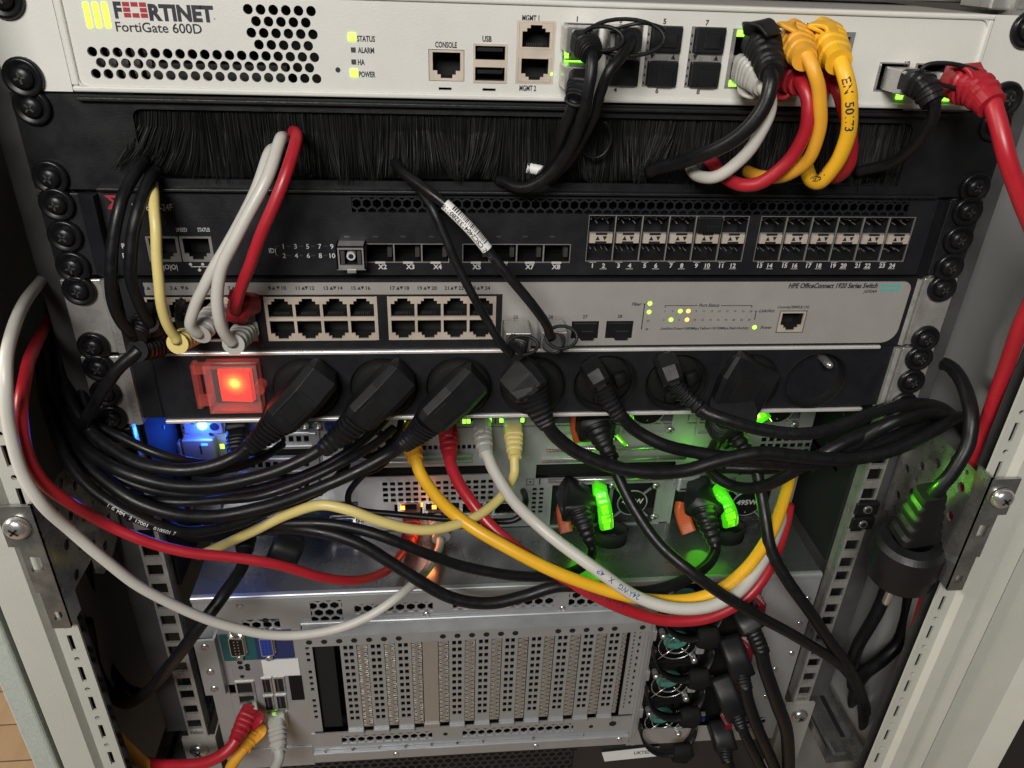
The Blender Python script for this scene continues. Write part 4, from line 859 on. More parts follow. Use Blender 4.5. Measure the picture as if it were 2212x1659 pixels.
m = MB(); m.use('label_white'); a, b, c, d = dr(700, 984, 733, 1029, YS-2); m.box(a, b, YS-3.2, YS-2.8, c, d); m.use('ink')
zz = d-3
while zz > c+4: t_ = random.choice((.3, .3, .6, .9)); m.box(a+1.5, a+6, YS-3.3, YS-3.2, zz-t_, zz); zz -= t_+random.choice((.4, .5, .8))
vs, fs = glyphs('19Y2', .01); k = 5; m.idx([(a+8.5+v.y*k, YS-3.35, (c+d)/2+5-v.x*k) for v in vs], fs); m.build('barcode_label', s2)
psu(s2, 1184, 1038, 1428, 1134, 1365, 1084, 10.4, '495W', YS, [(1323, 1050), (1417, 1049.5), (1413, 1116)])
psu(s2, 1447, 1038, 1690, 1134, 1611, 1086, 10.4, '495W', YS, [(1581, 1044)])
m = MB(); m.use('server_steel'); a, b, c, d = dr(1533, 1010, 1678, 1040, YS-2); m.plate(a, b, c, d, YS-4, 1, [(a+16, a+20, d-5, d-1), (a+16, a+20, c+2.5, c+6.5)]); a2, b2, c2, d2 = dr(1460, 1026, 1516, 1060, YS-2); m.box(a2, b2, YS-5, YS-2, c2, d2, 2.5); m.use('void')
for u in (1554, 1600): p = XZ(u, 1019, YS-4); m.disc((p[0], YS-4.05, p[1]), (0, -1, 0), 3, .1, n=16)
m.box(a2+8, a2+13, YS-5.1, YS-5, (c2+d2)/2+1, (c2+d2)/2+4); m.box(a2+3, b2-6, YS-5.1, YS-5, c2+3, c2+4.5); m.build('cable_bracket', s2)
lever(s2, [(1221, 1086, YS-14), (1216, 1105, YS-18), (1219, 1130, YS-22), (1224, 1150, YS-26)], 'orange_plastic', 4.6, 3.4, 'release_latch')
lever(s2, [(1476, 1086, YS-14), (1474, 1105, YS-18), (1480, 1130, YS-22), (1488, 1150, YS-26)], 'orange_plastic', 5.4, 3.4, 'release_latch')
lever(s2, [(1295, 1050, YS-16), (1297, 1066, YS-22), (1305, 1095, YS-26), (1308, 1118, YS-24), (1309, 1136, YS-20)], 'green_lever', 5.0, 3.4, 'release_lever')
lever(s2, [(1543, 1058, YS-14), (1556, 1072, YS-20), (1569, 1092, YS-26), (1576, 1112, YS-24), (1576, 1130, YS-20)], 'green_lever', 5.6, 3.4, 'release_lever')
point('port_glow', W(1640, 95, -14), .0016, (.2, 1, .02), .006); point('port_glow', W(1060, 915, YS-12), .0016, (.2, 1, .02), .006)
point('lever_glow', W(1285, 1085, YS-34), .017, (.15, 1, .02), .008); point('lever_glow', W(1545, 1090, YS-36), .018, (.15, 1, .02), .008)
point('lever_glow', W(1272, 1178, YS-34), .013, (.15, 1, .02), .016); point('lever_glow', W(1515, 1185, YS-34), .013, (.15, 1, .02), .016); point('lever_glow', W(1645, 925, YS-34), .005, (.15, 1, .02), .006)
for (u0, v0, u1, v1, Yv) in ((1287, 1128, 1353, 1182, YS-26), (1545, 1124, 1606, 1174, YS-26)):     # hook and loop cable loops
    a, b, c, d = dr(u0, v0, u1, v1, Yv); cx, cz = (a+b)/2, (c+d)/2; m = MB(); m.use('matte_black', True)
    pts = [Vector((cx+(b-a)/2*math.cos(q*math.pi/10), Yv+6*math.sin(q*math.pi/10), cz+2*math.sin(q*math.pi/10))) for q in range(21)]
    V = []
    for p in pts: V += [p+Vector((0, 0, 5.5)), p+Vector((0, 0, -5.5))]
    m.idx(V, [(2*i, 2*i+1, 2*i+3, 2*i+2) for i in range(20)]); ob = m.build('cable_loop', s2)
    md = ob.modifiers.new('thick', 'SOLIDIFY'); md.thickness = .0015
    md.offset = 0
for (u0, u1) in ((857, 905), (912, 957), (1062, 1113), (1118, 1130), ):
    pass
for u0, u1, v0, v1, nm in ((859, 908, 1086, 1108, 1), (912, 958, 1086, 1108, 1), (992, 1050, 1086, 1112, 0), (1062, 1122, 1086, 1113, 0)):
    a, b, c, d = dr(u0, v0, u1, v1, YS-1); m = MB(); m.use('bright_metal'); m.plate(a, b, c, d, YS-1, 1.5, [(a+2.5, b-2.5, c+2, d-.8)]); m.use('void'); m.cavity(a+2, b-2, c+1.5, d-.5, YS+.5, YS+12); m.build('network_port', s2)
for u, v in ((869.6, 1099), (938, 1097), (911, 1092)):
    x, z = XZ(u, v, YS-3); lit(s2, x, z, YS-2, 3.2 if u != 911 else 1.4, 3.2, 'led_orange')
point('amber_glow', W(925, 1150, YS-24), .009, (1, .25, .03), .004)
m = MB(); m.use('teal_plate'); a, b, c, d = dr(632, 1085, 682, 1138, YS); m.box(a, b, YS-.6, YS, ZB+.5, d); m.use('blue_plate'); a, b, c, d = dr(682.5, 1085, 775, 1138, YS); m.box(a+.1, b, YS-.6, YS, ZB+.5, d); m.build('coloured_plate', s2)
dsub(s2, 741, 1122, YS-.6, 16, 8, True, 'video_port')

# ------------------------------------------------------------------ four-unit server
s4 = thing('large_server', 'four-unit rack server with a row of tall slot covers and four stacked black fans', 'server', (0, 0, U_(11)))
ZT, ZB = -311.6, -488.5; Y4 = 0
m = MB(); m.use('server_steel')
L1 = dr(494, 1338, 610, 1364, 0)
pci_x0, pci_x1 = -146.5, 94.5
hx = [(-184.5, -160, -343, -333), (-139, -118, -353, -318), (-110, -57.5, -332, -323), (-44, 26, -332, -323), (36, 75, -334, -320)]
m.plate(-214, 96, ZB+16, ZT, Y4, 1.2, hx+[(-147, 94, -468, -341)]+[(-197, -150, -405, -347)]+[(-202, -150, ZB+16, -395)])
m.build('rear_panel', s4)
m = MB(); m.use('server_steel')
for h in hx: m.honey(h[0]-2, h[1]+2, h[2]-2, h[3]+2, 7.2, 6.3, .78, Y4+.5, .8)
m.build('vent_mesh', s4)
m = MB(); m.use('server_top'); m.box(-214, 215, 1.3, 690, ZT, ZT+.6); m.use('server_steel'); m.loft([(-214, 1, ZT-1.6), (215, 1, ZT-1.6)], [(2.6, 2.4, 3)]*2, (0, -1, 0), 16, 3)
m.box(-214, -213, 1.3, 600, ZB, ZT); m.box(214, 215, 1.3, 600, ZB, ZT); m.use('void'); m.box(-212, 96, 30, 32, ZB, ZT-1); m.build('housing', s4)
m = MB(); m.use('server_steel'); m.box(-195, 70, -2.2, 0, ZT-5, ZT-.2, .6); m.build('lid_flap', s4)
# horizontal flange and ledge above the slots
m = MB(); m.use('server_steel'); m.loft([(-146, -1, -337.5), (94, -1, -337.5)], [(1.8, 1.8, 2)]*2, (0, -1, 0), 14, 2)
m.xprism([(2, -341), (-7, -344.5), (-7, -353.5), (-5.8, -353.5), (-5.8, -345.3), (2, -341.8)], -146, 95)
m.build('slot_ledge', s4)
m = MB(); m.use('void')
for k in range(14):
    for q in (-6, ):
        xk = -138+k*10.3*1.0+(0 if k < 4 else 0)
xs_h = [-141+10*k for k in range(24) if k not in (7, 8, 15, 16, 22)]
for xk in xs_h:
    for zz, yy, r in ((-349, -7.12, 2.3),): m.disc((xk, yy, zz), (0, -1, 0), r, .06, n=6)
m.build('ledge_hole', s4, kind='stuff')
# slot covers
sx0 = XZ(754, 1420, 0)[0]; sx9 = XZ(1326, 1380, 0)[0]; pitch = (sx9-XZ(755, 1400, 0)[0])/10
cols = [-116.5+pitch*k for k in range(11)]
cols = [-116.5+(71.8+116.5)/10*k for k in range(11)]
for k, cx in enumerate(cols):
    m = MB(); m.use('server_steel')
    if k == 3:
        m.use('nickel'); m.box(cx-5.4, cx+5.4, -1, 0, -446, -352); m.box(cx-6, cx+6, -2.5, 0, -450, -446.2, .4); m.build('blank_slot_cover', s4, label='solid slot cover without holes')
    else:
        m.plate(cx-5.6, cx+5.6, -450, -351, -1, 1, [(cx-4, cx+4, -440, -352.5)]); sqgrid(m, cx-4, cx+4, -440, -352.5, 2, 13, -1, fx=.68, fz=.62)
        m.box(cx-6, cx+6, -3.4, 0, -452.5, -448.6, .5); m.build('slot_cover', s4)
    if k < 11:
        m = MB(); m.use('nickel'); xa = cx+5.9; xb = cx+(188.3/10)-5.9-.2
        if k == 10: xb = cx+9
        m.box(xa, xb, .2, 1, -448, -351)
        zz = -352; j = 0
        while zz > -446:
            m.use('bright_metal' if j % 3 == 0 else 'nickel'); o_ = (xb-xa)*.5
            m.box(xa+(.1 if j % 2 else o_*.6), xa+(o_*1.3 if j % 2 else xb-xa-.1), -.9, .1, zz-1.5, zz); m.use('void'); m.box(xa+.2, xb-.3, .05, .18, zz-1.9, zz-1.5)
            zz -= 2.15; j += 1
        m.build('spring_strip', s4)
m = MB(); m.use('void'); m.box(-140.5, -127, 3, 4, -450, -352); m.use('server_steel'); m.plate(-147, -141, -450, -352, -.5, 1, [(-145.6, -143.2, -360-6*q-3.4, -360-6*q) for q in range(14) if q % 5 != 3]); m.plate(83.5, 94, -450, -350, -.5, 1, [(86, 87.2, -356-4*q-2.4, -356-4*q) for q in range(22)]+[(90, 91.6, -358-7*q-3.6, -358-7*q) for q in range(12)]); m.box(94, 96.5, -3, 2, ZB+10, -336, .5); m.box(96.6, 99, -2, 2, ZB+10, -320, .5); m.build('slot_frame', s4)
m = MB(); m.use('server_steel'); hb = [(-115.5, -59, -464.8, -456), (-38, 48, -463.5, -454.5)]
hb = [(-128, -60, -466, -456.8), (-37, 49, -466, -456.8)]
m.plate(-150, 94, -471.5, -452.5, -.6, 1, hb); m.build('lower_panel', s4)
m = MB(); m.use('server_steel')
for h in hb: m.honey(h[0]-2, h[1]+2, h[2]-2, h[3]+2, 6.6, 5.7, .76, .1, .8)
m.build('vent_mesh', s4)
m = MB(); m.use('void'); m.disc((-50, -.65, -461), (0, -1, 0), 1.8, .05, n=14); m.disc((63, -.65, -462), (0, -1, 0), 1.8, .05, n=14); m.disc((80, -.65, -460), (0, -1, 0), 3.2, .05, n=6); m.build('panel_hole', s4)
m = MB(); m.use('server_steel'); m.box(-150, 94, -4, 0, -482, -471.8, .8); m.box(-214, -150, -1, 0, -488, -466, .4); m.box(94, 215, 1, 2, -490, -472); m.build('lower_lip', s4)
m = MB(); m.use('ink')
for t, u, v in (('9', 703, 1624), ('8', 762, 1619), ('7', 819, 1615), ('6', 876, 1612), ('5', 932, 1608), ('4', 987, 1605), ('3', 1043, 1601), ('2', 1152, 1594), ('1', 1261, 1587)): dtext(m, t, u, v, -4, 3.0, bold=.02)
spantext(m, 'UID', 586, 602, 1340, 0, 2.6); x, z = XZ(1664, 1312, 0); text(m, 'PS 1', x, z, 0, 2.8)
for i in range(4):
    for j in range(3): 
        if random.random() < .7: m.box(x-3+i*1.6, x-3+i*1.6+1.2, -.1, 0, z+4+j*1.6, z+4+j*1.6+1.2)
m.build('printed_text', s4)
for x, z in ((-184, -319.5), (-62, -334.8), (32, -334.8), (-88, -477), (20, -477), (86, -475)):
    m = MB(); m.use('bright_metal', True); m.lathe((x, (0 if z > -400 else -4), z), (0, -1, 0), [(0, 2.6), (.8, 2.2), (1.0, 1.3), (.4, 1.0), (.3, .01)], 16); m.build('rivet', s4, base=(x, 0, z))
# left connector column
m = MB(); m.use('server_steel'); m.box(-197, -150, .2, 1.2, -405, -347); m.box(-202, -150, .2, 1.2, ZB+16, -405); m.build('connector_plate', s4)
m = MB(); m.use('teal_plate'); m.box(-201, -178.4, -.6, .1, -370.5, -345); m.use('blue_plate'); m.box(-178.3, -153.5, -.6, .1, -370.5, -343); m.use('label_white'); m.box(-176.5, -151.5, -.5, .1, -388, -372); m.use('matte_black'); m.box(-160, -151, -.5, .1, -414, -389.2); m.build('coloured_plate', s4)
dsub_v(s4, 514, 1389, -.6, 9.5, 18, False, 'serial_port'); dsub_v(s4, 578, 1389, -.6, 8.5, 18, True, 'video_port')
m = MB(); m.use('void')
for dx, dz in ((0, 0), (4.6, 1.6), (4.6, -1.6), (0, 5), (-.2, -9)): 
    p = XZ(520, 1442, 0); m.disc((p[0]+dx, -.1, p[1]+dz), (0, -1, 0), 2.0 if dz != -9 else 1.6, .1, n=6)
p = XZ(573, 1340, 0); m.disc((p[0], -.1, p[1]), (0, -1, 0), 2.2, .1, n=14); m.build('panel_hole', s4)
a, b, c, d = dr(512, 1471, 553, 1524, 0); zz = d
for k in range(3):
    m = MB(); m.use('nickel'); z1_ = d-k*13.4; m.plate(a, b, z1_-13, z1_, -1, 1.4, [(a+1.2, b-1.6, z1_-12, z1_-1)]); m.use('void'); m.cavity(a+1, b-1.4, z1_-12.2, z1_-.8, -.3, .12); m.build('network_port', s4)
for (u0, v0, u1, v1) in ((566, 1464, 588, 1497), (592, 1462, 616, 1495), (571, 1502, 592, 1533), (597, 1500, 620, 1531)):
    a, b, c, d = dr(u0, v0, u1, v1, 0); m = MB(); m.use('nickel'); m.plate(a, b, c, d, -1, 1.4, [(a+.9, b-.9, c+.9, d-.9)]); m.use('void'); m.cavity(a+1, b-1, c+1, d-1, -.3, .12); m.use('screw_grey'); m.box(a+2.2, a+3.4, -.6, .1, c+2, d-2); m.build('usb_port', s4)
a, b, c, d = dr(580, 1537, 622, 1568, 0); m = MB(); m.use('nickel'); m.plate(a, b, c, d, -1, 1.4, [(a+2.5, b-1.5, c+1.5, d-1.5)]); m.use('void'); m.cavity(a+2.4, b-1.4, c+1.4, d-1.4, -.3, .12); m.build('network_port', s4)
for v in (1542, 1562): lit(s4, *XZ(592, v, -1), -1, 2.6, 2.8, 'led_lime')
m = MB(); m.use('server_steel'); m.box(-216.5, -202.5, -6, -4.5, -398, -344, .4); m.box(-204, -202.5, -4.4, 0, -398, -344); m.build('side_tab', s4)
for z in (-350, -374, -391): p = MB(); p.use('bright_metal', True); p.lathe((-209.5, -6, z), (0, -1, 0), [(0, 2.8), (.9, 2.3), (1, 1.2), (.5, .01)], 16); p.build('rivet', s4, base=(-209.5, -6, z))
# right-hand plate
m = MB(); m.use('server_steel'); m.plate(176, 215, -489, -313.5, -1, 1.4, [(180, 205, -478, -462)]); m.build('power_panel', s4)
m = MB(); m.use('server_steel'); m.honey(179, 206, -479, -461, 6.2, 5.4, .78, -.4, .7); m.build('vent_mesh', s4)
for u, v in ((1745, 1293), (1727, 1347), (1712, 1376), (1710, 1411), (1674, 1446), (1654, 1505)):
    x, z = XZ(u, v, -1); p = MB(); p.use('bright_metal', True); p.lathe((x, -1, z), (0, -1, 0), [(0, 2.4), (.8, 2.0), (.9, 1.1), (.4, .01)], 16); p.build('rivet', s4, base=(x, -1, z))
# power supply bank: four fans one above another
m = MB(); m.use('matte_black'); m.box(99.5, 176, 14, 16, -489, -314); m.use('server_steel'); m.box(98, 101, 0, 14, -489, -314); m.box(174.5, 176, 0, 14, -489, -314); m.box(99.5, 176, 0, 14, -315.5, -313.8); m.build('supply_bay', s4)
for i in range(4):
    zc_ = -336-i*42.3; cxf = 121.0
    m = MB(); m.use('matte_black'); m.plate(101.5, 141, zc_-20, zc_+20, 3, 2, [(103.5, 139, zc_-18, zc_+18)]); m.use('blue_plate'); m.box(141.5, 156, 3, 6, zc_-6, zc_-1.5); m.use('server_steel'); m.box(141.5, 156, 3, 6, zc_+1, zc_+2.2); m.box(136, 142.5, 1, 5, zc_-11, zc_+3, 1); m.use('cable_orange'); m.face([(137.5, .8, zc_-3), (141.5, .8, zc_-3), (139.5, .8, zc_+.4)])
    m.use('server_steel'); m.box(98, 103, -1, 4, zc_+8, zc_+18, .5); m.build('power_supply', s4)
    m = MB(); m.use('matte_black', True); m.lathe((cxf, 10, zc_), (0, -1, 0), [(0, 11), (3, 10.6), (3.4, 10), (3.4, .01)], 28); m.use('matte_black')
    for q in range(7): 
        a = q*2*math.pi/7; m.prism([(cxf+10*math.cos(a), zc_+10*math.sin(a)), (cxf+17*math.cos(a+.15), zc_+17*math.sin(a+.15)), (cxf+17*math.cos(a+.6), zc_+17*math.sin(a+.6)), (cxf+10*math.cos(a+.4), zc_+10*math.sin(a+.4))][::-1], 9, 11)
    m.use('fan_teal', True); m.disc((cxf, 6.6, zc_), (0, -1, 0), 9.4, .4, n=28); m.use('ink'); text(m, '100V-240V', cxf, zc_+3, 6.0, 2.2, width=13); text(m, 'B.LC.B', cxf, zc_-2, 6.0, 2.2, width=9); m.build('fan', s4)
    m = MB(); m.use('bright_metal', True); yg = 1.5
    for r, a0, a1 in ((8.6, 0, 360), (14.4, 130, 410)):
        a0, a1 = math.radians(a0), math.radians(a1); m.tube([Vector((cxf+r*math.cos(a0+(a1-a0)*q/30), yg, zc_+r*math.sin(a0+(a1-a0)*q/30))) for q in range(31)], .5, 6)
    for a in (45, 135, 225, 315):
        a = math.radians(a); m.tube([Vector((cxf+4.5*math.cos(a), yg-.4, zc_+4.5*math.sin(a))), Vector((cxf+19*math.cos(a), yg-.4, zc_+19*math.sin(a)))], .5, 6)
    m.build('fan_guard', s4)
    for a in ((135, 315)):
        x, z = cxf+19*math.cos(math.radians(a)), zc_+19*math.sin(math.radians(a)); p = MB(); p.use('bright_metal', True); p.lathe((x, 4, z), (0, -1, 0), [(0, 2.4), (4, 2.4), (5, 1.8), (5.6, 2.6), (7, 2.2), (8, .01)], 14); p.build('thumb_screw', s4, base=(x, 4, z))
    # black carrying strap looping below each fan
    m = MB(); m.use('rubber', True); pts = [Vector((cxf+2+22*math.cos(math.radians(a)), -5-9*math.sin(math.radians(a-180)) if 180 < a < 360 else -5, zc_+1+19.5*math.sin(math.radians(a)))) for a in range(165, 366, 10)]
    V = []
    for p in pts: V += [p+Vector((0, 4, -.8)), p+Vector((0, -4, .8))]
    m.idx(V, [(2*i, 2*i+2, 2*i+3, 2*i+1) for i in range(len(pts)-1)]); ob = m.build('strap', s4); md = ob.modifiers.new('thick', 'SOLIDIFY'); md.thickness = .0016; md.offset = 0
    m = MB(); m.use('matte_black', True); m.loft([(cxf+13, -13, zc_-10), (cxf+14, -16, zc_-17), (cxf+12, -15, zc_-25)], [(7, 3.4), (8.5, 4), (7, 3.5)], (0, -1, 0), 18, 4); m.build('strap_buckle', s4)
    m = MB(); m.use('dark_red_plastic'); x0 = 169-i*.5; m.loft([(x0, -1, zc_+9), (x0+3, -7, zc_+5), (x0+3, -9, zc_-9), (x0, -5, zc_-15)], [(3, 2.2), (3, 3), (3, 3), (2.4, 2)], (0, -1, 0), 12, 5); m.build('release_latch', s4)

# ------------------------------------------------------------------ lowest device
s5 = thing('mesh_front_device', 'dark grey honeycomb-fronted device at the very bottom with a white paper label', 'server', (0, 1, U_(12)))
m = MB(); m.use('dark_steel'); m.honey(-205, 55, -536, -489, 6.4, 5.5, .74, 2.2, .8); m.build('vent_mesh', s5)
m = MB(); m.use('dark_steel'); m.plate(-214, 215, -536, -489.5, 1.2, 1, [(-203, 53, -534, -490)]); m.box(52, 54, -1, 1, -536, -490); m.box(-213, 215, 3, 400, -491, -490.2); m.use('void'); m.box(-203, 53, 26, 27, -536, -490); m.build('front_panel', s5)
m = MB(); m.use('label_white'); p0, p1 = W(1304, 1644, -1), W(1418, 1630, -1)
q = [W(1300, 1626, -.5), W(1306, 1645, -.5), W(1425, 1633, -.5), W(1425, 1612, -.5)]; m.face(q); m.face([Vector(v)+Vector((0, .3, 0)) for v in q][::-1])
x, z = XZ(1381, 1624, -.7); m.use('ink'); 
vs, fs = glyphs('UKTEL', .01); k = 5.6; a_ = math.radians(1.5)
m.idx([(XZ(1369, 1628, -.7)[0]+(v.x*k*.8)*math.cos(a_)-v.y*k*math.sin(a_), -.8, XZ(1369, 1630, -.7)[1]+v.x*k*.8*math.sin(a_)+v.y*k) for v in vs], fs); m.build('paper_label', s5)

# ------------------------------------------------------------------ cables
def pxr(p, wpx):                                      # radius in mm of something wpx wide in the photo at point p
    d = -((RM.transposed() @ (p-CP)).z); return wpx/2*d/FD
def cord(parent, pts, wpx, mt, name='jacket', n=14, r=None, per=8):
    P = [W(*q) for q in pts]; r = r or pxr(P[len(P)//2], wpx); m = MB(); m.use(mt, True); path = spline(P, per); ph = random.random()*9
    for i_ in range(2, len(path)-2): path[i_] = path[i_]+Vector((math.sin(i_*.21+ph)*.40+math.sin(i_*.6+ph)*.09, math.sin(i_*.17+ph*2)*.4, math.cos(i_*.19+ph)*.40+math.sin(i_*.53+ph)*.08))
    m.tube(path, r, n); m.build(name, parent); return path, r
def boot(parent, pts, mt, w0, h0, r1, ridges=5, name='connector_boot', up=(0, -.3, 1), flare=0, p0=4.):
    P = [W(*q) if not isinstance(q, Vector) else q for q in pts]; per = max(2, int(40/(len(P)-1))); path = spline(P, per); n = len(path); S_ = []
    for i in range(n):
        t = i/(n-1); k = 1+(.13 if ridges and .3 < t < .92 and int(t*ridges*2.4) % 2 else 0)
        S_.append(((w0*(1-t)+r1*t)*k, (h0*(1-t)+r1*t)*k, p0*(1-t)+2.1*t))
    if flare: S_[-1] = (r1*flare, r1*flare, 2); S_[-2] = (r1*flare, r1*flare, 2)
    m = MB(); m.use(mt, ridges == 0); m.loft(path, S_, up, 24); global LAST; LAST = m.build(name, parent); return LAST
def plug(parent, a, b, w=5.8, h=4.0, mt='clear_plug'):
    m = MB(); m.use(mt, True); A, B = (W(*q) if not isinstance(q, Vector) else q for q in (a, b)); m.loft([A, A.lerp(B, .5), B], [(w, h)]*3, (0, -.3, 1), 20, 8); m.build('plug', parent)
def tab(parent, pts, mt, w=5, t=.8, name='latch_tab', up=(0, -.3, 1)):
    P = spline([W(*q) for q in pts], 5); m = MB(); m.use(mt, True); m.loft(P, [(w*(1-.35*abs(i/(len(P)-1)-.3)), t) for i in range(len(P))], up, 16, 6); m.build(name, LAST)
def cable(label, cat, group, pts, wpx, mt, base=None):
    p = W(*pts[0]); t = thing('power_cable' if 'power' in cat else 'network_cable', label, cat, p, group)
    path, r = cord(t, pts, wpx, mt); return t, path, r
GN = 'network patch cables'; GD = 'black direct attach cables'; GP = 'black power cords'
NC, PC = 'network cable', 'power cable'

# --- cables between the brush slot and the silver switch (left)
t, p, r = cable('white cable hanging from the bristles, left one of two', NC, GN, [(592, 322, -4), (578, 335, -14), (548, 425, -26), (490, 535, -32), (447, 605, -34), (419, 665, -34), (413, 700, -32), (430, 722, -28)], 25, 'cable_white')
boot(t, [(474, 672, -4), (455, 690, -16), (432, 722, -28)], 'cable_grey', 6, 4.5, 4.6, 5, flare=1.2); plug(t, (480, 665, 2), (470, 678, -8))
t, p, r = cable('white cable hanging from the bristles against the red one', NC, GN, [(612, 296, -4), (604, 310, -14), (573, 390, -28), (513, 505, -36), (480, 580, -38), (469, 640, -38), (475, 700, -36), (503, 742, -30)], 27, 'cable_white')
boot(t, [(534, 712, -4), (521, 725, -16), (504, 744, -30)], 'cable_grey', 6, 4.5, 4.6, 5, flare=1.2); plug(t, (537, 708, 2), (532, 714, -8))
t, p, r = cable('red cable hanging from the bristles to the silver switch', NC, GN, [(634, 284, -4), (640, 300, -18), (615, 390, -32), (567, 500, -36), (535, 580, -34), (515, 640, -28), (508, 672, -22)], 27, 'cable_red')
boot(t, [(530, 655, -3), (518, 668, -14), (509, 690, -20)], 'boot_red', 8, 6, 4.5, 0); tab(t, [(528, 640, -8), (512, 632, -16), (500, 650, -18)], 'boot_red', 4.5)
t, p, r = cable('thin pale yellow cable dropping to the bottom row of the silver switch', NC, GN, [(330, 395, -2), (333, 420, -16), (335, 480, -26), (338, 560, -30), (347, 640, -32), (362, 700, -30), (383, 738, -26)], 23, 'cable_cream')
boot(t, [(425, 715, -4), (405, 728, -14), (383, 742, -26)], 'cable_cream', 5.6, 4.5, 4.4, 6, flare=1.25)
t, p, r = cable('outermost black cable bending down the left side of the dark switch', NC, GD, [(312, 345, -2), (292, 375, -14), (262, 440, -28), (243, 520, -34), (238, 600, -36), (250, 665, -34), (275, 710, -30), (292, 728, -26)], 26, 'rubber')
boot(t, [(325, 670, -6), (310, 700, -18), (292, 730, -28)], 'plastic_black', 6, 5, 4.6, 7, flare=1.15)
t, p, r = cable('second black cable from the left, beside the pale yellow one', NC, GD, [(338, 368, -2), (322, 395, -14), (296, 460, -26), (284, 520, -30), (283, 590, -32), (294, 640, -30), (315, 690, -24), (335, 715, -16)], 27, 'rubber')
boot(t, [(352, 740, -4), (335, 722, -12), (322, 700, -22)], 'plastic_black', 6, 5, 4.6, 6)
t, p, r = cable('black cable running from a lower switch port down over the left bracket screws', NC, GD, [(300, 755, -28), (282, 772, -30), (250, 805, -32), (218, 850, -30), (190, 895, -22), (178, 925, -10)], 27, 'rubber')
boot(t, [(352, 742, -6), (328, 752, -18), (296, 757, -29)], 'plastic_black', 5.6, 4.6, 4.8, 7, flare=1.2)
m = MB(); m.use('plastic_black'); a, b, c, d = dr(386, 665, 416, 725, -8); m.box(a, b, -14, 2, c, d, 1); m.box(a+2, b-2, -18, -8, d-4, d+6, 1.5)
t = thing('network_adapter_plug', 'glossy black plug seated between the pale yellow and white cables', 'plug', (a, -2, c)); m.build('plug_body', t)

# --- direct attach cables in the middle
t, p, r = cable('black cable with a white serial sticker crossing the dark switch', NC, GD, [(852, 352, -2), (870, 372, -14), (915, 402, -24), (962, 442, -30), (1010, 492, -34), (1058, 546, -36), (1105, 600, -38), (1150, 658, -38), (1178, 702, -36), (1190, 728, -32)], 22, 'rubber')
path = p
m = MB(); m.use('label_white', True)
seg = [q for q in path if True]
i0 = min(range(len(path)), key=lambda i: (path[i]-W(962, 442, -30)).length); i1 = min(range(len(path)), key=lambda i: (path[i]-W(1054, 542, -36)).length)
m.tube(path[i0:i1+1], r+.35, 18, cap=False); m.use('ink'); sub = path[i0:i1+1]
tube_text(m, sub, 34, r+.35, 'MSN: CSC2404133280118', 2.2, flip=True, ang=-.45)
L_ = sum((b-a).length for a, b in zip(sub, sub[1:])); q = 4.0; rb = random.Random(5)
while q < L_-4:
    wdt = rb.choice((.25, .4, .6)); 
    fr = frames(sub); acc = 0
    for a_, b_ in zip(sub, sub[1:]):
        if acc+(b_-a_).length > q:
            P0 = a_.lerp(b_, (q-acc)/(b_-a_).length); T = (b_-a_).normalized(); c_ = (CP-P0).normalized(); N = (c_-T*c_.dot(T)).normalized(); B = N.cross(T); break
        acc += (b_-a_).length
    R_ = r+.5; V = []
    for an in (.15, .45, .8, 1.1): 
        for e in (0, wdt): V.append(P0+T*e+(N*math.cos(an)+B*math.sin(an))*R_)
    m.idx(V, [(0, 1, 3, 2), (2, 3, 5, 4), (4, 5, 7, 6)]); q += wdt+rb.choice((.35, .5, .7))
m.build('serial_sticker', t)
def dac_end(t, port, endp, ring, hz=True):
    # metal shell in the port, rubber boot turning out to the cable, pull ring
    m = MB(); m.use('bright_metal'); A = W(*port); m.box(A.x-7, A.x+7, A.y-13, A.y+4, A.z-5.2, A.z+5.2, .6); m.use('plastic_black'); m.box(A.x-4.6, A.x+4.6, A.y-17, A.y-12.8, A.z-3.8, A.z+4.4, 1); m.build('plug_shell', t)
    B = W(*endp); boot(t, [A+Vector((0, -14, 0)), A.lerp(B, .5)+Vector((0, -9, 0)), B], 'plastic_black', 5.5, 5, 4.4, 6, flare=1.12)
    m = MB(); m.use('plastic_black', True); u, v, Y, ru, rv = ring; C_ = W(u, v, Y); a = ru; 
    m.tube([C_+Vector((a*math.cos(q*math.pi/12), -2+3*math.sin(q*math.pi/12), rv*math.sin(q*math.pi/12))) for q in range(25)], .9, 8, cap=False); m.build('pull_ring', t)
dac_end(t, (1190, 714, -8), (1192, 738, -32), (1212, 725, -30, 8, 5))
t, p, r = cable('black cable ending in the first optical port of the silver switch', NC, GD, [(888, 392, -2), (900, 405, -12), (932, 450, -24), (962, 510, -28), (985, 565, -30), (1015, 630, -32), (1050, 690, -34), (1080, 735, -36), (1103, 764, -34)], 20, 'rubber')
dac_end(t, (1114, 716, -8), (1108, 760, -32), (1128, 742, -28, 8, 4))
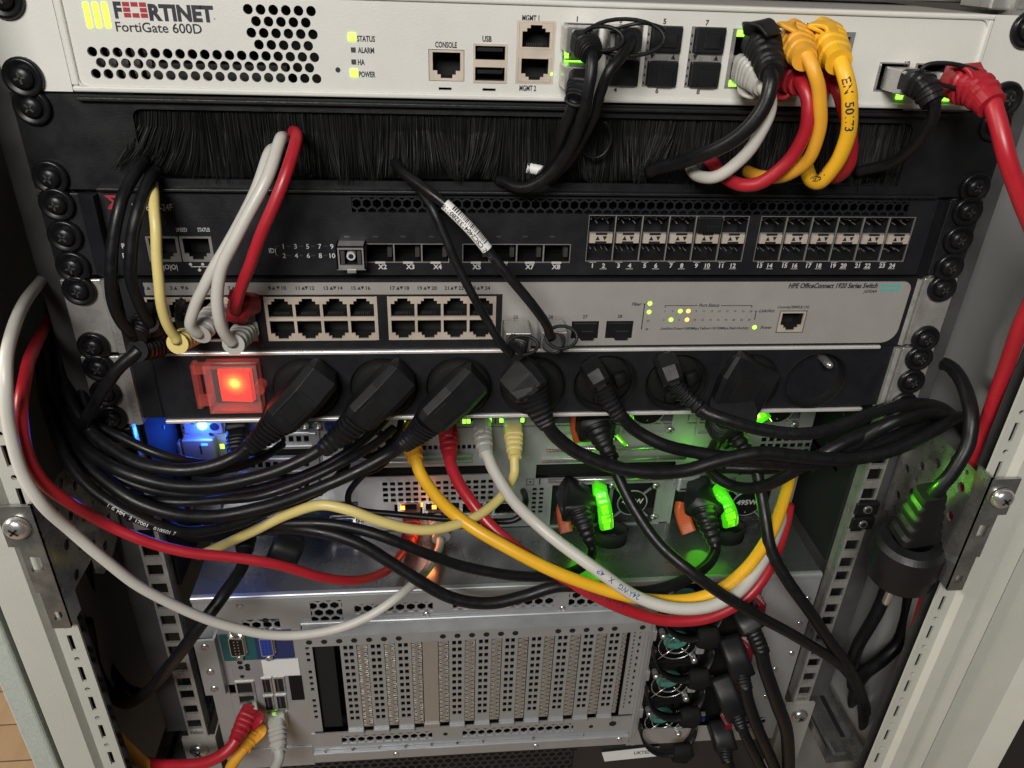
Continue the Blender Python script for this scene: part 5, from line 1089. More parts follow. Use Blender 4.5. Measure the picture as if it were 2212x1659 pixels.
# --- firewall optical ports
t, p, r = cable('black cable from the first firewall port curving left into the bristles', NC, GD, [(1276, 100, -30), (1278, 130, -36), (1275, 180, -38), (1262, 240, -36), (1240, 300, -32), (1210, 352, -26), (1165, 395, -20), (1118, 405, -14), (1075, 388, -4)], 25, 'rubber')
dac_end(t, (1247, 82, -8), (1280, 118, -34), (1300, 82, -28, 9, 4.5))
t, p, r = cable('black cable from the third firewall port joining the one beside it', NC, GD, [(1365, 82, -26), (1348, 112, -32), (1318, 152, -36), (1298, 200, -34), (1280, 255, -30), (1240, 330, -22), (1205, 375, -10), (1190, 392, -2)], 23, 'rubber')
dac_end(t, (1340, 80, -8), (1362, 90, -28), (1350, 80, -26, 17, 7))
m = MB(); m.use('plastic_black', True); m.tube(spline([W(1320, 70, -20), W(1345, 58, -26), (W(1390, 50, -28)), W(1432, 60, -20), W(1432, 66, -14)], 6), .8, 8); m.build('bail_loop', t)
t, p, r = cable('black cable from the second firewall port, hanging closest to the bristles', NC, GD, [(1243, 215, -34), (1232, 250, -32), (1212, 300, -26), (1190, 350, -16), (1170, 380, -4)], 26, 'rubber')
dac_end(t, (1243, 162, -8), (1243, 218, -33), (1243, 214, -32, 4.4, 2))
m = MB(); m.use('label_white', True); m.tube([W(1138, 362, 0), W(1168, 368, 0), W(1194, 378, 0)], pxr(W(1165, 368, 0), 22), 16); m.use('ink')
t = thing('cable_sticker', 'small white barcode sticker poking out of the bristles', 'sticker', W(1165, 368, 0)); m.build('sticker_sleeve', t)
m = MB(); m.use('rubber', True); C_ = W(1287, 300, -8); m.tube([C_+Vector((7.5*math.cos(q*math.pi/14), 0, 9*math.sin(q*math.pi/14))) for q in range(-16, 6)], .7, 8); 
t = thing('plastic_tie', 'thin black loop lying over the bristles below the firewall', 'cable tie', C_); m.build('tie_loop', t)
# --- firewall copper ports
t, p, r = cable('thick black cable from the lit copper port of the firewall', NC, GN, [(1665, 145, -34), (1668, 175, -40), (1655, 220, -42), (1615, 275, -40), (1550, 320, -32), (1470, 350, -18), (1400, 372, -3)], 33, 'rubber')
boot(t, [(1640, 85, -6), (1652, 110, -18), (1668, 160, -36)], 'plastic_black', 7.6, 7.5, 5.2, 7, up=(0, -1, .4)); tab(t, [(1632, 78, -12), (1635, 52, -18), (1652, 50, -22), (1672, 75, -26)], 'plastic_black', 6.5, .9)
t, p, r = cable('white cable looping up from the lower firewall port', NC, GN, [(1648, 185, -28), (1663, 215, -34), (1655, 255, -36), (1625, 315, -34), (1585, 360, -30), (1540, 385, -24), (1505, 380, -14), (1492, 362, -2)], 27, 'cable_white')
boot(t, [(1608, 150, -4), (1624, 160, -16), (1650, 185, -28)], 'cable_grey', 6, 7, 4.8, 7)
tab(t, [(1608, 180, -8), (1610, 200, -16), (1630, 205, -18), (1642, 190, -20)], 'cable_white', 3.5, .8)
t, p, r = cable('red cable looping forward from the lower firewall ports, left of the orange one', NC, GN, [(1715, 165, -22), (1735, 185, -34), (1748, 230, -38), (1738, 290, -38), (1705, 345, -36), (1655, 388, -32), (1605, 398, -26), (1560, 378, -14), (1528, 342, -2)], 30, 'cable_red')
boot(t, [(1690, 160, -4), (1708, 165, -14), (1730, 182, -28)], 'boot_red', 7, 8, 5.2, 4); tab(t, [(1680, 190, -8), (1690, 208, -16), (1712, 200, -20)], 'boot_red', 5, 1)
t, p, r = cable('dull orange cable between the red and the bright yellow ones', NC, GN, [(1738, 115, -36), (1757, 150, -42), (1772, 210, -42), (1770, 280, -40), (1745, 345, -36), (1700, 378, -28), (1650, 380, -14), (1612, 370, -2)], 28, 'cable_orange')
boot(t, [(1715, 80, -8), (1722, 95, -20), (1738, 128, -38)], 'cable_orange', 7, 7, 5.2, 5, up=(0, -1, .4)); tab(t, [(1722, 85, -16), (1716, 62, -20), (1702, 52, -18), (1692, 56, -12)], 'cable_orange', 5, 1)
t, p, r = cable('bright yellow cable with printed letters, rightmost of the firewall loops', NC, GN, [(1808, 120, -36), (1825, 160, -44), (1837, 220, -46), (1832, 290, -44), (1810, 345, -40), (1778, 388, -34), (1755, 388, -26), (1742, 365, -10), (1738, 350, -2)], 33, 'cable_yellow')
boot(t, [(1780, 75, -10), (1790, 95, -22), (1812, 135, -40)], 'cable_yellow', 7.4, 7, 5.6, 5, up=(0, -1, .4)); tab(t, [(1785, 88, -18), (1770, 60, -20), (1756, 52, -18), (1790, 55, -24), (1800, 80, -26)], 'cable_yellow', 4.5, 1)
m = MB(); m.use('ink'); tube_text(m, p, 12, r, 'EN  50173', 3.6, ang=0.0); tube_text(m, p, 58, r, 'LSZH', 3.2, ang=-.7); m.build('cable_print', t)
t, p, r = cable('dark red cable half hidden behind the bright yellow loop', NC, GN, [(1790, 165, -16), (1812, 195, -26), (1828, 250, -28), (1838, 310, -28), (1830, 360, -24), (1805, 382, -14), (1785, 370, -2)], 28, 'cable_red')
boot(t, [(1765, 160, -4), (1778, 163, -12), (1800, 178, -22)], 'boot_red', 7, 8, 5.2, 4)
t, p, r = cable('thin black cable from port 17 fading into the dark brush slot', NC, GD, [(2005, 195, -34), (2018, 225, -36), (2010, 265, -34), (1975, 315, -28), (1925, 352, -18), (1850, 372, -3)], 25, 'rubber')
m = MB(); m.use('bright_metal'); A = W(1952, 172, -8); m.box(A.x-8, A.x+6, A.y-14, A.y+5, A.z-5.2, A.z+5.2, .6); m.build('plug_shell', t)
boot(t, [(1965, 175, -18), (1995, 188, -30), (2015, 222, -36)], 'plastic_black', 5.5, 5.5, 5.0, 5)
m = MB(); m.use('plastic_black', True); C_ = W(2065, 165, -30); m.tube([C_+Vector((16*math.cos(q*math.pi/14), -2*math.cos(q*math.pi/14), 4.8*math.sin(q*math.pi/14)-2.4*math.cos(q*math.pi/14))) for q in range(29)], 1.0, 8, cap=False); m.build('pull_ring', t)
t, p, r = cable('long red cable from the right end of the firewall, running down the cabinet side', NC, GN, [(2135, 205, -40), (2152, 250, -48), (2174, 330, -56), (2205, 430, -60), (2240, 530, -62), (2240, 620, -60), (2206, 705, -54), (2170, 800, -46), (2135, 895, -42), (2108, 985, -40), (2080, 1070, -38), (2040, 1165, -36), (2008, 1260, -32), (1986, 1340, -28), (1965, 1430, -24)], 32, 'cable_red')
boot(t, [(2062, 178, -16), (2085, 185, -26), (2112, 195, -34), (2142, 228, -44)], 'boot_red', 7.5, 7.5, 6.2, 6, up=(0, -1, .4)); tab(t, [(2078, 180, -24), (2082, 155, -24), (2098, 142, -28), (2116, 170, -32), (2128, 190, -36)], 'boot_red', 6.5, 1.1)
plug(t, (2035, 175, -2), (2066, 182, -20))
# --- long patch cables below
t, p, r = cable('long white cable sweeping across from the left edge to the middle server', NC, GN, [(125, 565, 40), (92, 600, 12), (55, 650, -28), (25, 730, -60), (12, 820, -76), (18, 920, -80), (45, 1010, -82), (90, 1085, -82), (150, 1145, -76), (220, 1205, -74), (300, 1265, -70), (400, 1318, -64), (500, 1355, -58), (600, 1372, -54), (700, 1365, -50), (790, 1335, -44), (860, 1288, -34), (915, 1240, -10), (945, 1195, 20), (952, 1165, 34)], 23, 'cable_white')
boot(t, [(940, 1122, 56), (945, 1135, 48), (953, 1162, 36)], 'cable_grey', 5.5, 4.5, 5, 6, flare=1.3)
t, p, r = cable('long red cable sweeping from the left edge to the middle server', NC, GN, [(110, 680, 30), (80, 740, -18), (58, 800, -50), (44, 880, -70), (54, 960, -74), (90, 1035, -74), (145, 1085, -70), (220, 1130, -58), (310, 1165, -56), (400, 1190, -54), (500, 1205, -50), (600, 1222, -46), (690, 1245, -40), (770, 1252, -28), (830, 1235, -6), (862, 1205, 18), (880, 1175, 30)], 24, 'cable_red')
boot(t, [(888, 1125, 56), (888, 1145, 46), (880, 1178, 32)], 'boot_red', 6, 4.5, 5, 5, flare=1.2)
t, p, r = cable('pale yellow cable drooping from the slim server and crossing to the left', NC, GN, [(1112, 985, 30), (1108, 1030, 22), (1075, 1080, 4), (1030, 1115, -10), (970, 1138, -20), (900, 1145, -26), (820, 1125, -30), (750, 1100, -30), (690, 1092, -28), (620, 1112, -24), (550, 1145, -18), (480, 1178, -6), (430, 1200, 10)], 23, 'cable_cream')
boot(t, [(1108, 925, 52), (1110, 950, 42), (1112, 988, 29)], 'cable_cream', 6.4, 5, 4.4, 6, up=(0, -1, .5)); plug(t, (1104, 905, 60), (1108, 928, 50))
t, p, r = cable('bright yellow cable sagging in a wide arc below the socket strip', NC, GN, [(895, 985, 24), (908, 1025, 14), (945, 1075, 0), (1010, 1130, -16), (1090, 1180, -26), (1180, 1228, -34), (1270, 1262, -38), (1360, 1288, -40), (1440, 1298, -40), (1515, 1290, -40), (1575, 1262, -38), (1625, 1215, -30), (1665, 1150, -14), (1692, 1080, 4), (1712, 1015, 24)], 27, 'cable_yellow')
boot(t, [(882, 925, 52), (888, 950, 40), (897, 992, 22)], 'cable_orange', 6.4, 6, 5, 4, up=(0, -1, .5))
t, p, r = cable('red cable with printed letters sagging below the bright yellow arc', NC, GN, [(970, 985, 30), (982, 1025, 18), (1010, 1075, 4), (1060, 1135, -10), (1125, 1190, -22), (1210, 1245, -30), (1290, 1290, -34), (1370, 1322, -36), (1450, 1340, -36), (1530, 1335, -36), (1600, 1300, -32), (1650, 1245, -24), (1685, 1170, -8), (1705, 1090, 14)], 26, 'cable_red')
boot(t, [(968, 925, 52), (969, 950, 42), (972, 990, 29)], 'boot_red', 6.6, 5.2, 4.6, 6, up=(0, -1, .5)); tab(t, [(969, 915, 45), (969, 945, 36)], 'boot_red', 3.2, 1.2, up=(0, -1, .3))
m = MB(); m.use('ink'); i_ = min(range(len(p)), key=lambda i: (p[i]-W(1235, 1258, -31)).length); s_ = sum((b-a).length for a, b in zip(p[:i_], p[1:i_+1])); tube_text(m, p, s_, r, 'STRANDED PATCH', 3.2, ang=.2); m.build('cable_print', t)
t, p, r = cable('white cable with blue printed letters sagging in front of the yellow arc', NC, GN, [(1048, 975, 28), (1065, 1015, 16), (1105, 1075, 0), (1165, 1135, -18), (1230, 1190, -30), (1300, 1240, -40), (1370, 1285, -46), (1440, 1310, -50), (1510, 1314, -50), (1575, 1292, -46), (1625, 1248, -36), (1665, 1180, -18), (1690, 1110, 8)], 27, 'cable_white')
boot(t, [(1040, 915, 52), (1042, 940, 42), (1050, 982, 26)], 'cable_grey', 6.6, 5.2, 4.8, 6, up=(0, -1, .5)); tab(t, [(1036, 905, 50), (1040, 935, 38)], 'cable_grey', 3.2, 1.2, up=(0, -1, .3))
m = MB(); m.use('ink_blue'); i_ = min(range(len(p)), key=lambda i: (p[i]-W(1292, 1232, -39)).length); s_ = sum((b-a).length for a, b in zip(p[:i_], p[1:i_+1])); tube_text(m, p, s_+30, r, '24AWG   X   4P', 3.2, flip=True); m.build('cable_print', t)
# --- bottom left cables of the large server
t, p, r = cable('red cable plugged into the large server at the lower left', NC, GN, [(512, 1595, -30), (485, 1625, -36), (440, 1648, -38), (380, 1655, -36), (320, 1650, -30), (270, 1625, -14)], 25, 'cable_red')
boot(t, [(540, 1535, -8), (528, 1560, -18), (508, 1600, -31)], 'boot_red', 6.5, 5.5, 4.6, 6, up=(0, -1, .4)); plug(t, (538, 1520, 0), (540, 1545, -12)); tab(t, [(556, 1540, -12), (562, 1552, -20), (546, 1575, -22)], 'boot_red', 3, .9)
t, p, r = cable('orange cable plugged in beside the red one at the lower left', NC, GN, [(530, 1612, -24), (512, 1638, -28), (495, 1665, -30)], 24, 'cable_orange')
boot(t, [(556, 1560, -6), (546, 1585, -14), (528, 1618, -25)], 'cable_orange', 6, 5.2, 4.6, 6, up=(0, -1, .4)); tab(t, [(562, 1568, -12), (567, 1582, -18), (550, 1602, -20)], 'cable_orange', 3, .9)
t, p, r = cable('grey cable plugged in by the two green lights of the large server', NC, GN, [(600, 1612, -26), (604, 1635, -30), (592, 1668, -32)], 22, 'cable_grey')
boot(t, [(598, 1560, -8), (600, 1585, -16), (603, 1625, -28)], 'cable_grey', 6, 5.2, 5, 6, up=(0, -1, .4), flare=1.15); plug(t, (598, 1545, -2), (598, 1562, -10))
t, p, r = cable('long orange cable running down inside the left post', NC, GN, [(150, 1290, 20), (170, 1350, 10), (190, 1420, 0), (215, 1500, -12), (245, 1575, -22), (285, 1625, -30), (330, 1668, -34)], 25, 'cable_orange')

# --- power cords
def schuko(label, c, pts, body, rel, cordpts, wpx=33, disc=True, bw=10.5, kind=0, hk=1):
    """c: socket centre; body/rel/cordpts: photo points with depth"""
    C0 = W(c[0], c[1], -2); t = thing('power_cable', label, PC, C0, GP)
    m = MB(); m.use('matte_black', True)
    if kind == 0:
        m.lathe((C0.x, 2, C0.z), (0, -1, 0), [(0, 17.6), (5, 17.9), (8.5, 17.2), (10, 14.5), (10.6, .01)], 40)
    else:
        m.lathe((C0.x, 6, C0.z), (0, -1, 0), [(0, 16.2), (4, 16.4), (5, 14.5), (5.4, .01)], 40)
        for a in (20, 140, 260): a = math.radians(a); m.loft([(C0.x+6*math.cos(a), -2, C0.z+6*math.sin(a)), (C0.x+13*math.cos(a), 0, C0.z+13*math.sin(a))], [(4.5, 3), (3.5, 2.6)], (0, -1, 0), 14, 4)
    m.build('plug_face', t)
    B = [W(*q) for q in body]; m = MB(); m.use('plastic_black')
    if len(B) == 3:
        q0, q1, q2 = B; up_ = (0, -1, 0)
        m.chloft([q0+(q0-q1)*.12+Vector((0, 7, 0)), q0, q0.lerp(q1, .8), q1.lerp(q2, .75), q2], [(bw*.72, 3.5*hk), (bw*.98, 7.6*hk), (bw, 8.4*hk), (bw*.93, 7.8*hk), (bw*.74, 6.4*hk)], up_)
        T = (q1-q0).normalized(); S2 = T.cross(Vector((0, -1, 0))).normalized()
        m.use('matte_black'); m.chloft([q0.lerp(q1, .5)+Vector((0, -8.3*hk, 0)), q1.lerp(q2, .5)+Vector((0, -8.0*hk, 0))], [(bw*.5, .7), (bw*.45, .7)], up_)
    ob = m.build('plug_body', t); bv = ob.modifiers.new('bevel', 'BEVEL'); bv.width = .0011; bv.segments = 3; bv.limit_method = 'ANGLE'; bv.angle_limit = .35
    R1 = [W(*q) for q in rel]; rp = spline(R1, max(6, int(30/(len(R1)-1)))); n = len(rp); rc = pxr(W(*cordpts[1]), wpx)
    S_ = []
    for i in range(n):
        k = i/(n-1); S_.append((bw*.80*(1-k)+rc*1.25*k)*(.80 if (i % 4 in (2, 3) and .06 < k < .9) else 1.0))
    m = MB(); m.use('plastic_black'); m.loft(rp, [(a, a*.92, 3) for a in S_], (0, -1, 0), 22); m.build('strain_relief', t)
    path, r = cord(t, cordpts, wpx, 'rubber', 'cord'); return t, path, r
schuko('power cord from the first socket right of the red switch', (663, 835), 0, [(690, 815, -14), (650, 862, -20), (594, 916, -24)], [(598, 912, -24), (570, 940, -25), (538, 966, -26)], [(546, 958, -26), (510, 985, -28), (450, 1008, -32), (380, 1014, -34), (300, 1000, -30), (235, 965, -22), (185, 920, -12), (150, 860, 4), (140, 790, 20)], 29)
schuko('power cord from the second socket, bending down to the left', (829, 835), 0, [(862, 815, -14), (820, 858, -20), (768, 908, -24)], [(772, 904, -24), (740, 935, -24), (698, 970, -22)], [(706, 962, -22), (660, 990, -24), (580, 1022, -28), (480, 1045, -34), (390, 1050, -38), (300, 1032, -38), (220, 995, -30), (165, 940, -14), (130, 870, 4), (118, 800, 16)], 29)
schuko('power cord from the third socket, passing over the white mesh server', (992, 832), 0, [(1018, 822, -14), (975, 865, -20), (922, 914, -24)], [(926, 910, -24), (902, 935, -22), (872, 960, -18)], [(880, 952, -18), (840, 980, -16), (770, 1020, -20), (680, 1060, -26), (580, 1092, -34), (470, 1112, -40), (370, 1108, -44), (280, 1078, -42), (205, 1020, -32), (150, 950, -14), (112, 870, 6), (100, 780, 24)], 29)
schuko('power cord from the fourth socket, curving right below the strip', (1151, 832), 0, [(1118, 806, -16), (1140, 830, -22), (1152, 848, -24)], [(1148, 842, -24), (1162, 880, -26), (1182, 918, -26)], [(1176, 908, -26), (1205, 945, -28), (1250, 980, -30), (1310, 1005, -32), (1390, 1018, -34), (1480, 1015, -34), (1560, 995, -34), (1640, 980, -34), (1730, 985, -34), (1830, 990, -34), (1930, 972, -32), (2010, 935, -26), (2060, 905, -16), (2090, 900, -4)], 30, bw=11.5)
schuko('power cord from the fifth socket, second to curve right', (1307, 830), 0, [(1280, 795, -6), (1292, 815, -12), (1302, 835, -16)], [(1300, 832, -16), (1316, 866, -18), (1340, 902, -20)], [(1335, 895, -20), (1370, 928, -22), (1430, 958, -26), (1510, 978, -28), (1590, 992, -30), (1680, 1002, -30), (1770, 1000, -26), (1860, 975, -20), (1950, 935, -12), (2040, 905, -2)], 28, bw=6.5, kind=1)
schuko('power cord from the sixth socket, uppermost of the right bundle', (1462, 828), 0, [(1438, 785, -6), (1446, 805, -12), (1456, 830, -16)], [(1454, 826, -16), (1480, 856, -20), (1522, 890, -26)], [(1514, 884, -26), (1560, 905, -32), (1640, 928, -36), (1720, 936, -38), (1800, 925, -36), (1880, 895, -30), (1960, 875, -22), (2030, 880, -12), (2085, 920, 0)], 28, bw=6.5, kind=1)
t, p, r = schuko('power cord from the seventh socket, with a broad flat plug', (1615, 825), 0, [(1634, 792, -9), (1606, 835, -10), (1578, 895, -10)], [(1585, 885, -18), (1565, 915, -4), (1553, 940, 10)], [(1556, 935, 8), (1545, 960, 20), (1530, 1000, 24), (1545, 1030, 16), (1590, 1052, 4), (1650, 1048, -10), (1720, 1015, -20), (1790, 975, -24), (1870, 935, -20), (1950, 905, -12), (2040, 892, 2)], 26, bw=16.5, hk=.55)
def iec(label, plugpts, relpts, cordpts, wpx, bw=12, bh=9, box=None):
    P0 = W(*plugpts[0]); t = thing('power_cable', label, PC, P0, GP); m = MB(); m.use('plastic_black', True)
    bp_ = spline([W(*q) for q in plugpts], 4); m.loft(bp_, [(bw, bh, 6)]*len(bp_), (0, -1, .3), 24); m.build('plug_body', t)
    rp = spline([W(*q) for q in relpts], 14); n = len(rp); rc = pxr(W(*cordpts[0]), wpx); S_ = [(bw*.72*(1-i/(n-1))+rc*1.2*i/(n-1))*(.88 if i % 5 in (3, 4) and i > 2 and i < n-3 else 1) for i in range(n)]
    m = MB(); m.use('plastic_black', True); m.loft(rp, [(a, a, 2.5) for a in S_], (0, -1, .3), 20); m.build('strain_relief', t)
    return (t,)+cord(t, cordpts, wpx, 'rubber', 'cord')
iec('power cord in the left supply of the slim server, running down to the right', [(1288, 895, 52), (1286, 915, 34), (1290, 930, 26)], [(1290, 925, 27), (1303, 955, 18), (1325, 995, 10)], [(1320, 985, 10), (1335, 1030, 0), (1372, 1105, -16), (1425, 1175, -32), (1490, 1232, -46), (1560, 1285, -52), (1640, 1332, -52), (1710, 1368, -48), (1770, 1405, -42), (1822, 1445, -30), (1856, 1500, -20), (1868, 1580, 0), (1862, 1690, 20)], 25, 12)
iec('power cord in the right supply of the slim server, dropping past the 495W badge', [(1560, 905, 46), (1572, 925, 34), (1582, 935, 28)], [(1578, 930, 28), (1595, 952, 22), (1618, 985, 16)], [(1612, 978, 16), (1632, 1010, 8), (1646, 1070, -4), (1654, 1130, -16), (1665, 1190, -26), (1700, 1250, -34), (1750, 1320, -40), (1790, 1385, -38), (1832, 1440, -30), (1862, 1500, -18), (1878, 1580, 4), (1872, 1690, 24)], 26, 11)
iec('power cord in the first 495W supply, lit green at its tail', [(1240, 1062, 54), (1248, 1090, 34), (1252, 1110, 26)], [(1252, 1105, 26), (1262, 1135, 18), (1275, 1170, 12)], [(1272, 1162, 14), (1280, 1190, 10), (1268, 1215, 2), (1230, 1236, -8), (1170, 1245, -16), (1090, 1242, -20), (1000, 1225, -22), (920, 1195, -24), (850, 1165, -24), (780, 1145, -22), (700, 1133, -20), (600, 1130, -16), (500, 1128, -8), (400, 1110, 6), (320, 1070, 16)], 24, 12)
iec('power cord in the second 495W supply, sagging across the large server lid', [(1515, 1062, 54), (1518, 1085, 38), (1522, 1105, 28)], [(1520, 1100, 30), (1530, 1135, 20), (1545, 1172, 12)], [(1542, 1165, 14), (1545, 1190, 8), (1525, 1225, -6), (1460, 1262, -20), (1380, 1278, -28), (1290, 1268, -30), (1204, 1268, -32), (1130, 1290, -34), (1060, 1302, -36), (985, 1292, -36), (910, 1258, -34), (840, 1215, -30), (770, 1172, -26), (700, 1148, -22), (620, 1140, -16), (520, 1150, -4), (430, 1160, 10), (340, 1120, 22)], 27, 12)
# network bundle in the dark left corner: loose cords without visible ends
loose = [('black cord leading the bundle out of the left corner, highest of the sweep', [(160, 740, 20), (175, 830, 10), (205, 905, -4), (270, 950, -14), (350, 985, -18), (430, 1000, -12), (490, 998, 4), (530, 985, 30)], 21),
 ('black cord in the left sweep that shows a thin gap of bracket above it', [(125, 700, 22), (135, 800, 10), (165, 890, -8), (230, 960, -20), (320, 1005, -26), (410, 1020, -28), (500, 1012, -20), (560, 990, -5), (610, 960, 20)], 20),
 ('black cord rising to the right between the second and third plugs', [(150, 930, 0), (210, 1005, -24), (300, 1050, -30), (400, 1068, -28), (500, 1066, -20), (600, 1045, -10), (690, 1010, 0), (760, 970, 8), (815, 925, 20), (840, 895, 36)], 20),
 ('black cord with white printing, lowest of the sweep at the left bracket', [(85, 760, 24), (95, 860, 4), (130, 960, -24), (190, 1045, -42), (270, 1105, -50), (350, 1140, -52), (430, 1148, -46), (520, 1128, -34), (600, 1095, -22), (690, 1060, -10), (740, 1020, 8), (752, 975, 26), (740, 930, 44)], 24),
 ('black cord deep in the corner behind the red cable', [(110, 640, 30), (105, 760, 16), (120, 880, 4), (160, 970, -10), (215, 1030, -22), (290, 1072, -30), (380, 1086, -34), (470, 1082, -30), (560, 1070, -24), (650, 1040, -18), (740, 1000, -10), (810, 960, 4), (850, 925, 18)], 21),
 ('black cord hanging straight down behind the left bracket', [(140, 600, 40), (150, 760, 36), (150, 900, 34), (170, 1050, 34), (185, 1200, 36), (205, 1340, 36), (240, 1450, 30), (272, 1510, 20), (300, 1500, 10)], 20),
 ('black cord hanging inside the left post beside the straight one', [(118, 620, 44), (130, 800, 40), (150, 960, 40), (165, 1120, 40), (182, 1280, 40), (215, 1400, 34), (262, 1478, 22), (298, 1496, 8)], 20)]
for lab, pts, wd in loose:
    t, p, r = cable(lab, PC, GP, pts, wd, 'rubber')
    if 'printing' in lab:
        m = MB(); m.use('label_white'); i_ = min(range(len(p)), key=lambda i: (p[i]-W(235, 1080, -47)).length); s_ = sum((b-a).length for a, b in zip(p[:i_], p[1:i_+1])); tube_text(m, p, s_, r, '1. 0. MM   2  17001   010501 7', 2.0, ang=-.6, bold=0); m.build('cable_print', t)
# dangling equipment plug resting on the lid
t = thing('power_cable', 'power cord with a loose socket end lying on the large server lid', PC, W(610, 1185, -8), GP)
m = MB(); m.use('plastic_black', True); m.loft([W(628, 1160, 6), W(622, 1180, -2), W(608, 1212, -12)], [(8, 6), (10, 8), (9.5, 7.5)], (0, -1, .2), 24, 7); m.build('plug_body', t)
m = MB(); m.use('screw_grey'); A = W(608, 1214, -14)
for s_ in (-3, 3): m.box(A.x+s_-.7, A.x+s_+.7, A.y-3, A.y+2, A.z-5, A.z-1)
m.use('bright_metal', True); m.disc(W(606, 1222, -12), (0, -1, .4), 2, 1, n=12); m.build('contact_pin', t)
t, p, r = cable('black cord crossing steeply down to the left over the large server corner', PC, GP, [(530, 1140, 10), (532, 1180, 0), (524, 1225, -14), (480, 1290, -34), (440, 1340, -42), (400, 1395, -44), (350, 1460, -38), (305, 1505, -26), (268, 1520, -14), (235, 1490, -2), (205, 1430, 8), (188, 1340, 14)], 26, 'rubber')
boot(t, [(530, 1135, 14), (530, 1165, 5), (528, 1200, -6)], 'plastic_black', 7, 6, 4.4, 6)
# --- right side cords
for lab, pts, wd in [('black cord looping out behind the right bracket and into the adapter', [(2035, 785, 10), (2062, 800, -10), (2088, 845, -30), (2098, 900, -44), (2090, 960, -52), (2062, 1015, -56), (2032, 1050, -56), (2014, 1068, -54)], 31),
 ('black cord hidden in the right bundle, ending behind the bracket', [(1560, 1010, 14), (1640, 1010, 6), (1730, 1005, -6), (1800, 985, -14), (1870, 945, -22), (1940, 905, -24), (2010, 888, -18), (2070, 915, -8), (2100, 970, 0), (2110, 1020, 8)], 30),
 ('short black cord hanging left of the adapter pin', [(1925, 1235, -4), (1905, 1300, -6), (1880, 1350, -8), (1852, 1400, 0), (1840, 1450, 14), (1842, 1540, 40)], 26),
 ('thick black cord hanging right of the adapter pin', [(1968, 1240, 0), (1966, 1290, -4), (1958, 1345, -8), (1940, 1390, -12), (1905, 1425, -14), (1862, 1462, -10), (1846, 1510, 10), (1850, 1600, 40)], 28),
 ('black cord tail bending down below the right foot', [(1840, 1455, -24), (1860, 1500, -18), (1866, 1550, -10), (1868, 1610, 4)], 22)]:
    t, p, r = cable(lab, PC, GP, pts, wd, 'rubber')
# adapter plug on the right
t = thing('schuko_adapter', 'black mains adapter with one bare metal pin hanging at the right post', 'adapter', W(1950, 1200, -20))
m = MB(); m.use('plastic_black')
A = W(2012, 1062, -54); B_ = W(1976, 1150, -46); q_ = spline([A, A.lerp(B_, .5), B_], 9); n_ = len(q_)
m.loft(q_, [((7+6*i/(n_-1))*(.84 if i % 4 in (2, 3) and 2 < i < n_-3 else 1), (6.5+4*i/(n_-1)), 5) for i in range(n_)], (0, -1, .2), 20); m.build('adapter_neck', t)
A = W(1972, 1160, -44); B_ = W(1944, 1236, -40); ax = (B_-A).normalized(); L = (B_-A).length
m = MB(); m.use('plastic_black'); m.lathe(A, ax, [(0, 12), (1, 18), (4, 21), (L*.62, 21.8), (L*.62+.3, 20.6), (L, 20.3), (L+.2, .01)], 56); m.build('adapter_body', t)
C_ = B_+ax*9; m = MB(); m.use('plastic_black'); m.chloft([B_, B_.lerp(C_, .8), C_], [(12, 9), (11.6, 8.6), (10.8, 8)], (0, -1, .2)); m.build('adapter_nose', t)
m = MB(); m.use('bright_metal', True)
A = W(1932, 1262, -44); B_ = W(1918, 1292, -44); m.lathe(A, B_-A, [(-6, 2.6), (15, 2.6), (17, 2), (17.4, .01)], 16); m.build('metal_pin', t)
sl = bpy.data.lights.new('bracket_green_fill', 'SPOT'); sl.energy = .30; sl.color = (.18, 1, .02); sl.spot_size = math.radians(52); sl.spot_blend = .5; sl.shadow_soft_size = .003  # added spot without a fixture, puts the green patch on the bracket
so = bpy.data.objects.new('bracket_green_fill', sl); sc.collection.objects.link(so); so.location = Vector((188, -40, -190))*S; so.rotation_euler = (Vector((250, -52, -212))-Vector((188, -40, -190))).to_track_quat('-Z', 'Y').to_euler()
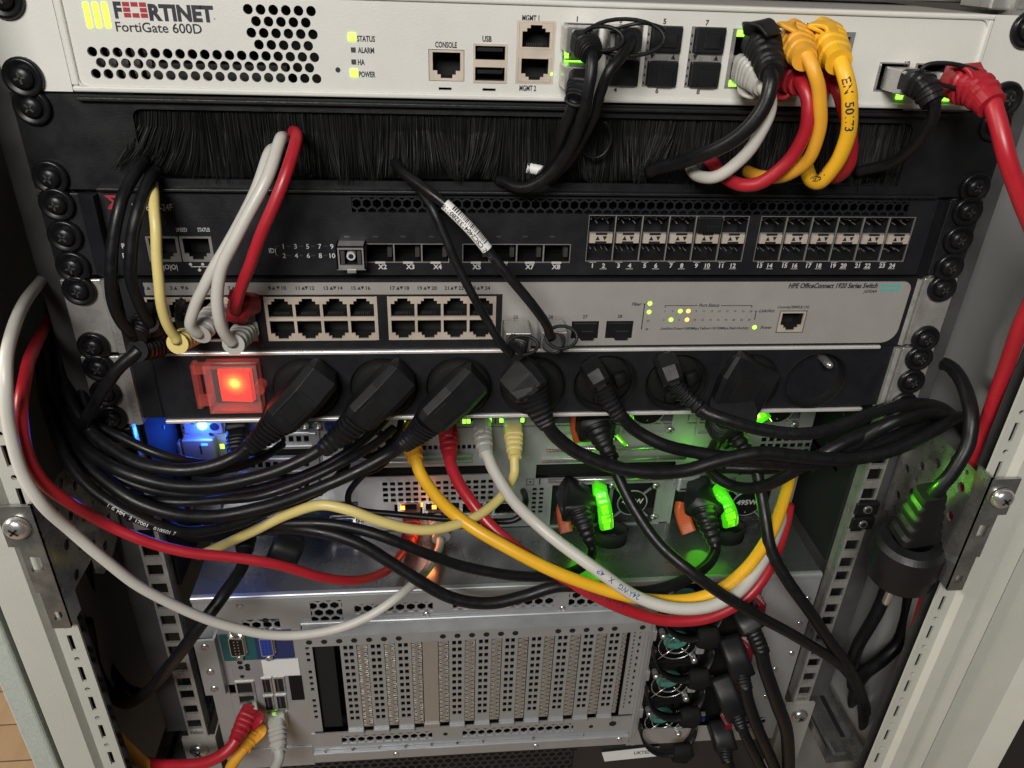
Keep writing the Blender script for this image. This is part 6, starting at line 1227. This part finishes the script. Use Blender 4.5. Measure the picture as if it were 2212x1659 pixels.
# --- lower right supply cords of the large server
for i, (lab, pl, rel, cp, wd) in enumerate([
 ('power cord in the topmost fan supply of the large server', [(1598, 1315, 0), (1612, 1338, -12), (1626, 1362, -18)], [(1622, 1356, -18), (1634, 1380, -22), (1645, 1408, -26)], [(1641, 1398, -26), (1655, 1450, -32), (1680, 1520, -36), (1700, 1590, -36), (1703, 1690, -30)], 33),
 ('power cord in the second fan supply from the top', [(1572, 1378, 0), (1588, 1418, -12), (1604, 1456, -18)], [(1601, 1450, -18), (1605, 1468, -22), (1610, 1488, -26)], [(1608, 1478, -26), (1622, 1530, -30), (1645, 1592, -34), (1685, 1690, -30)], 29),
 ('power cord in the third fan supply from the top', [(1553, 1460, 0), (1572, 1505, -12), (1590, 1544, -18)], [(1588, 1538, -18), (1596, 1555, -22), (1603, 1575, -26)], [(1600, 1566, -26), (1612, 1592, -30), (1632, 1630, -32), (1662, 1695, -28)], 25),
 ('power cord in the lowest fan supply of the large server', [(1550, 1560, 0), (1560, 1590, -10), (1568, 1618, -16)], [(1566, 1612, -16), (1568, 1630, -20), (1572, 1648, -24)], [(1570, 1640, -24), (1580, 1660, -26), (1592, 1700, -26)], 22)]):
    iec(lab, pl, rel, cp, wd*.9, 8.5, 7)
# plug in the slim server's management port
t = thing('network_cable', 'short black network plug beside the blue light of the slim server', NC, W(513, 940, 50), GN)
plug(t, (513, 900, 58), (513, 935, 46), 7, 6, 'plastic_black'); boot(t, [(513, 930, 47), (511, 955, 38), (508, 985, 26)], 'plastic_black', 6.5, 5, 4.2, 6, up=(0, -1, .4)); cord(t, [(508, 980, 28), (500, 1000, 20), (460, 1020, 6), (390, 1010, -2)], 22, 'rubber')
# loop tangle between second and third plug
t, p, r = cable('black cord looped round itself under the second socket', PC, GP, [(870, 895, 46), (862, 930, 36), (840, 965, 26), (800, 985, 18), (768, 968, 16), (772, 938, 20), (800, 930, 26), (835, 950, 30), (842, 985, 22), (815, 1010, 12), (780, 1030, 14), (752, 1070, 26), (768, 1098, 30), (860, 1110, 26), (980, 1122, 20), (1080, 1128, 16), (1122, 1118, 16), (1135, 1085, 24), (1130, 1060, 40)], 15, 'rubber')
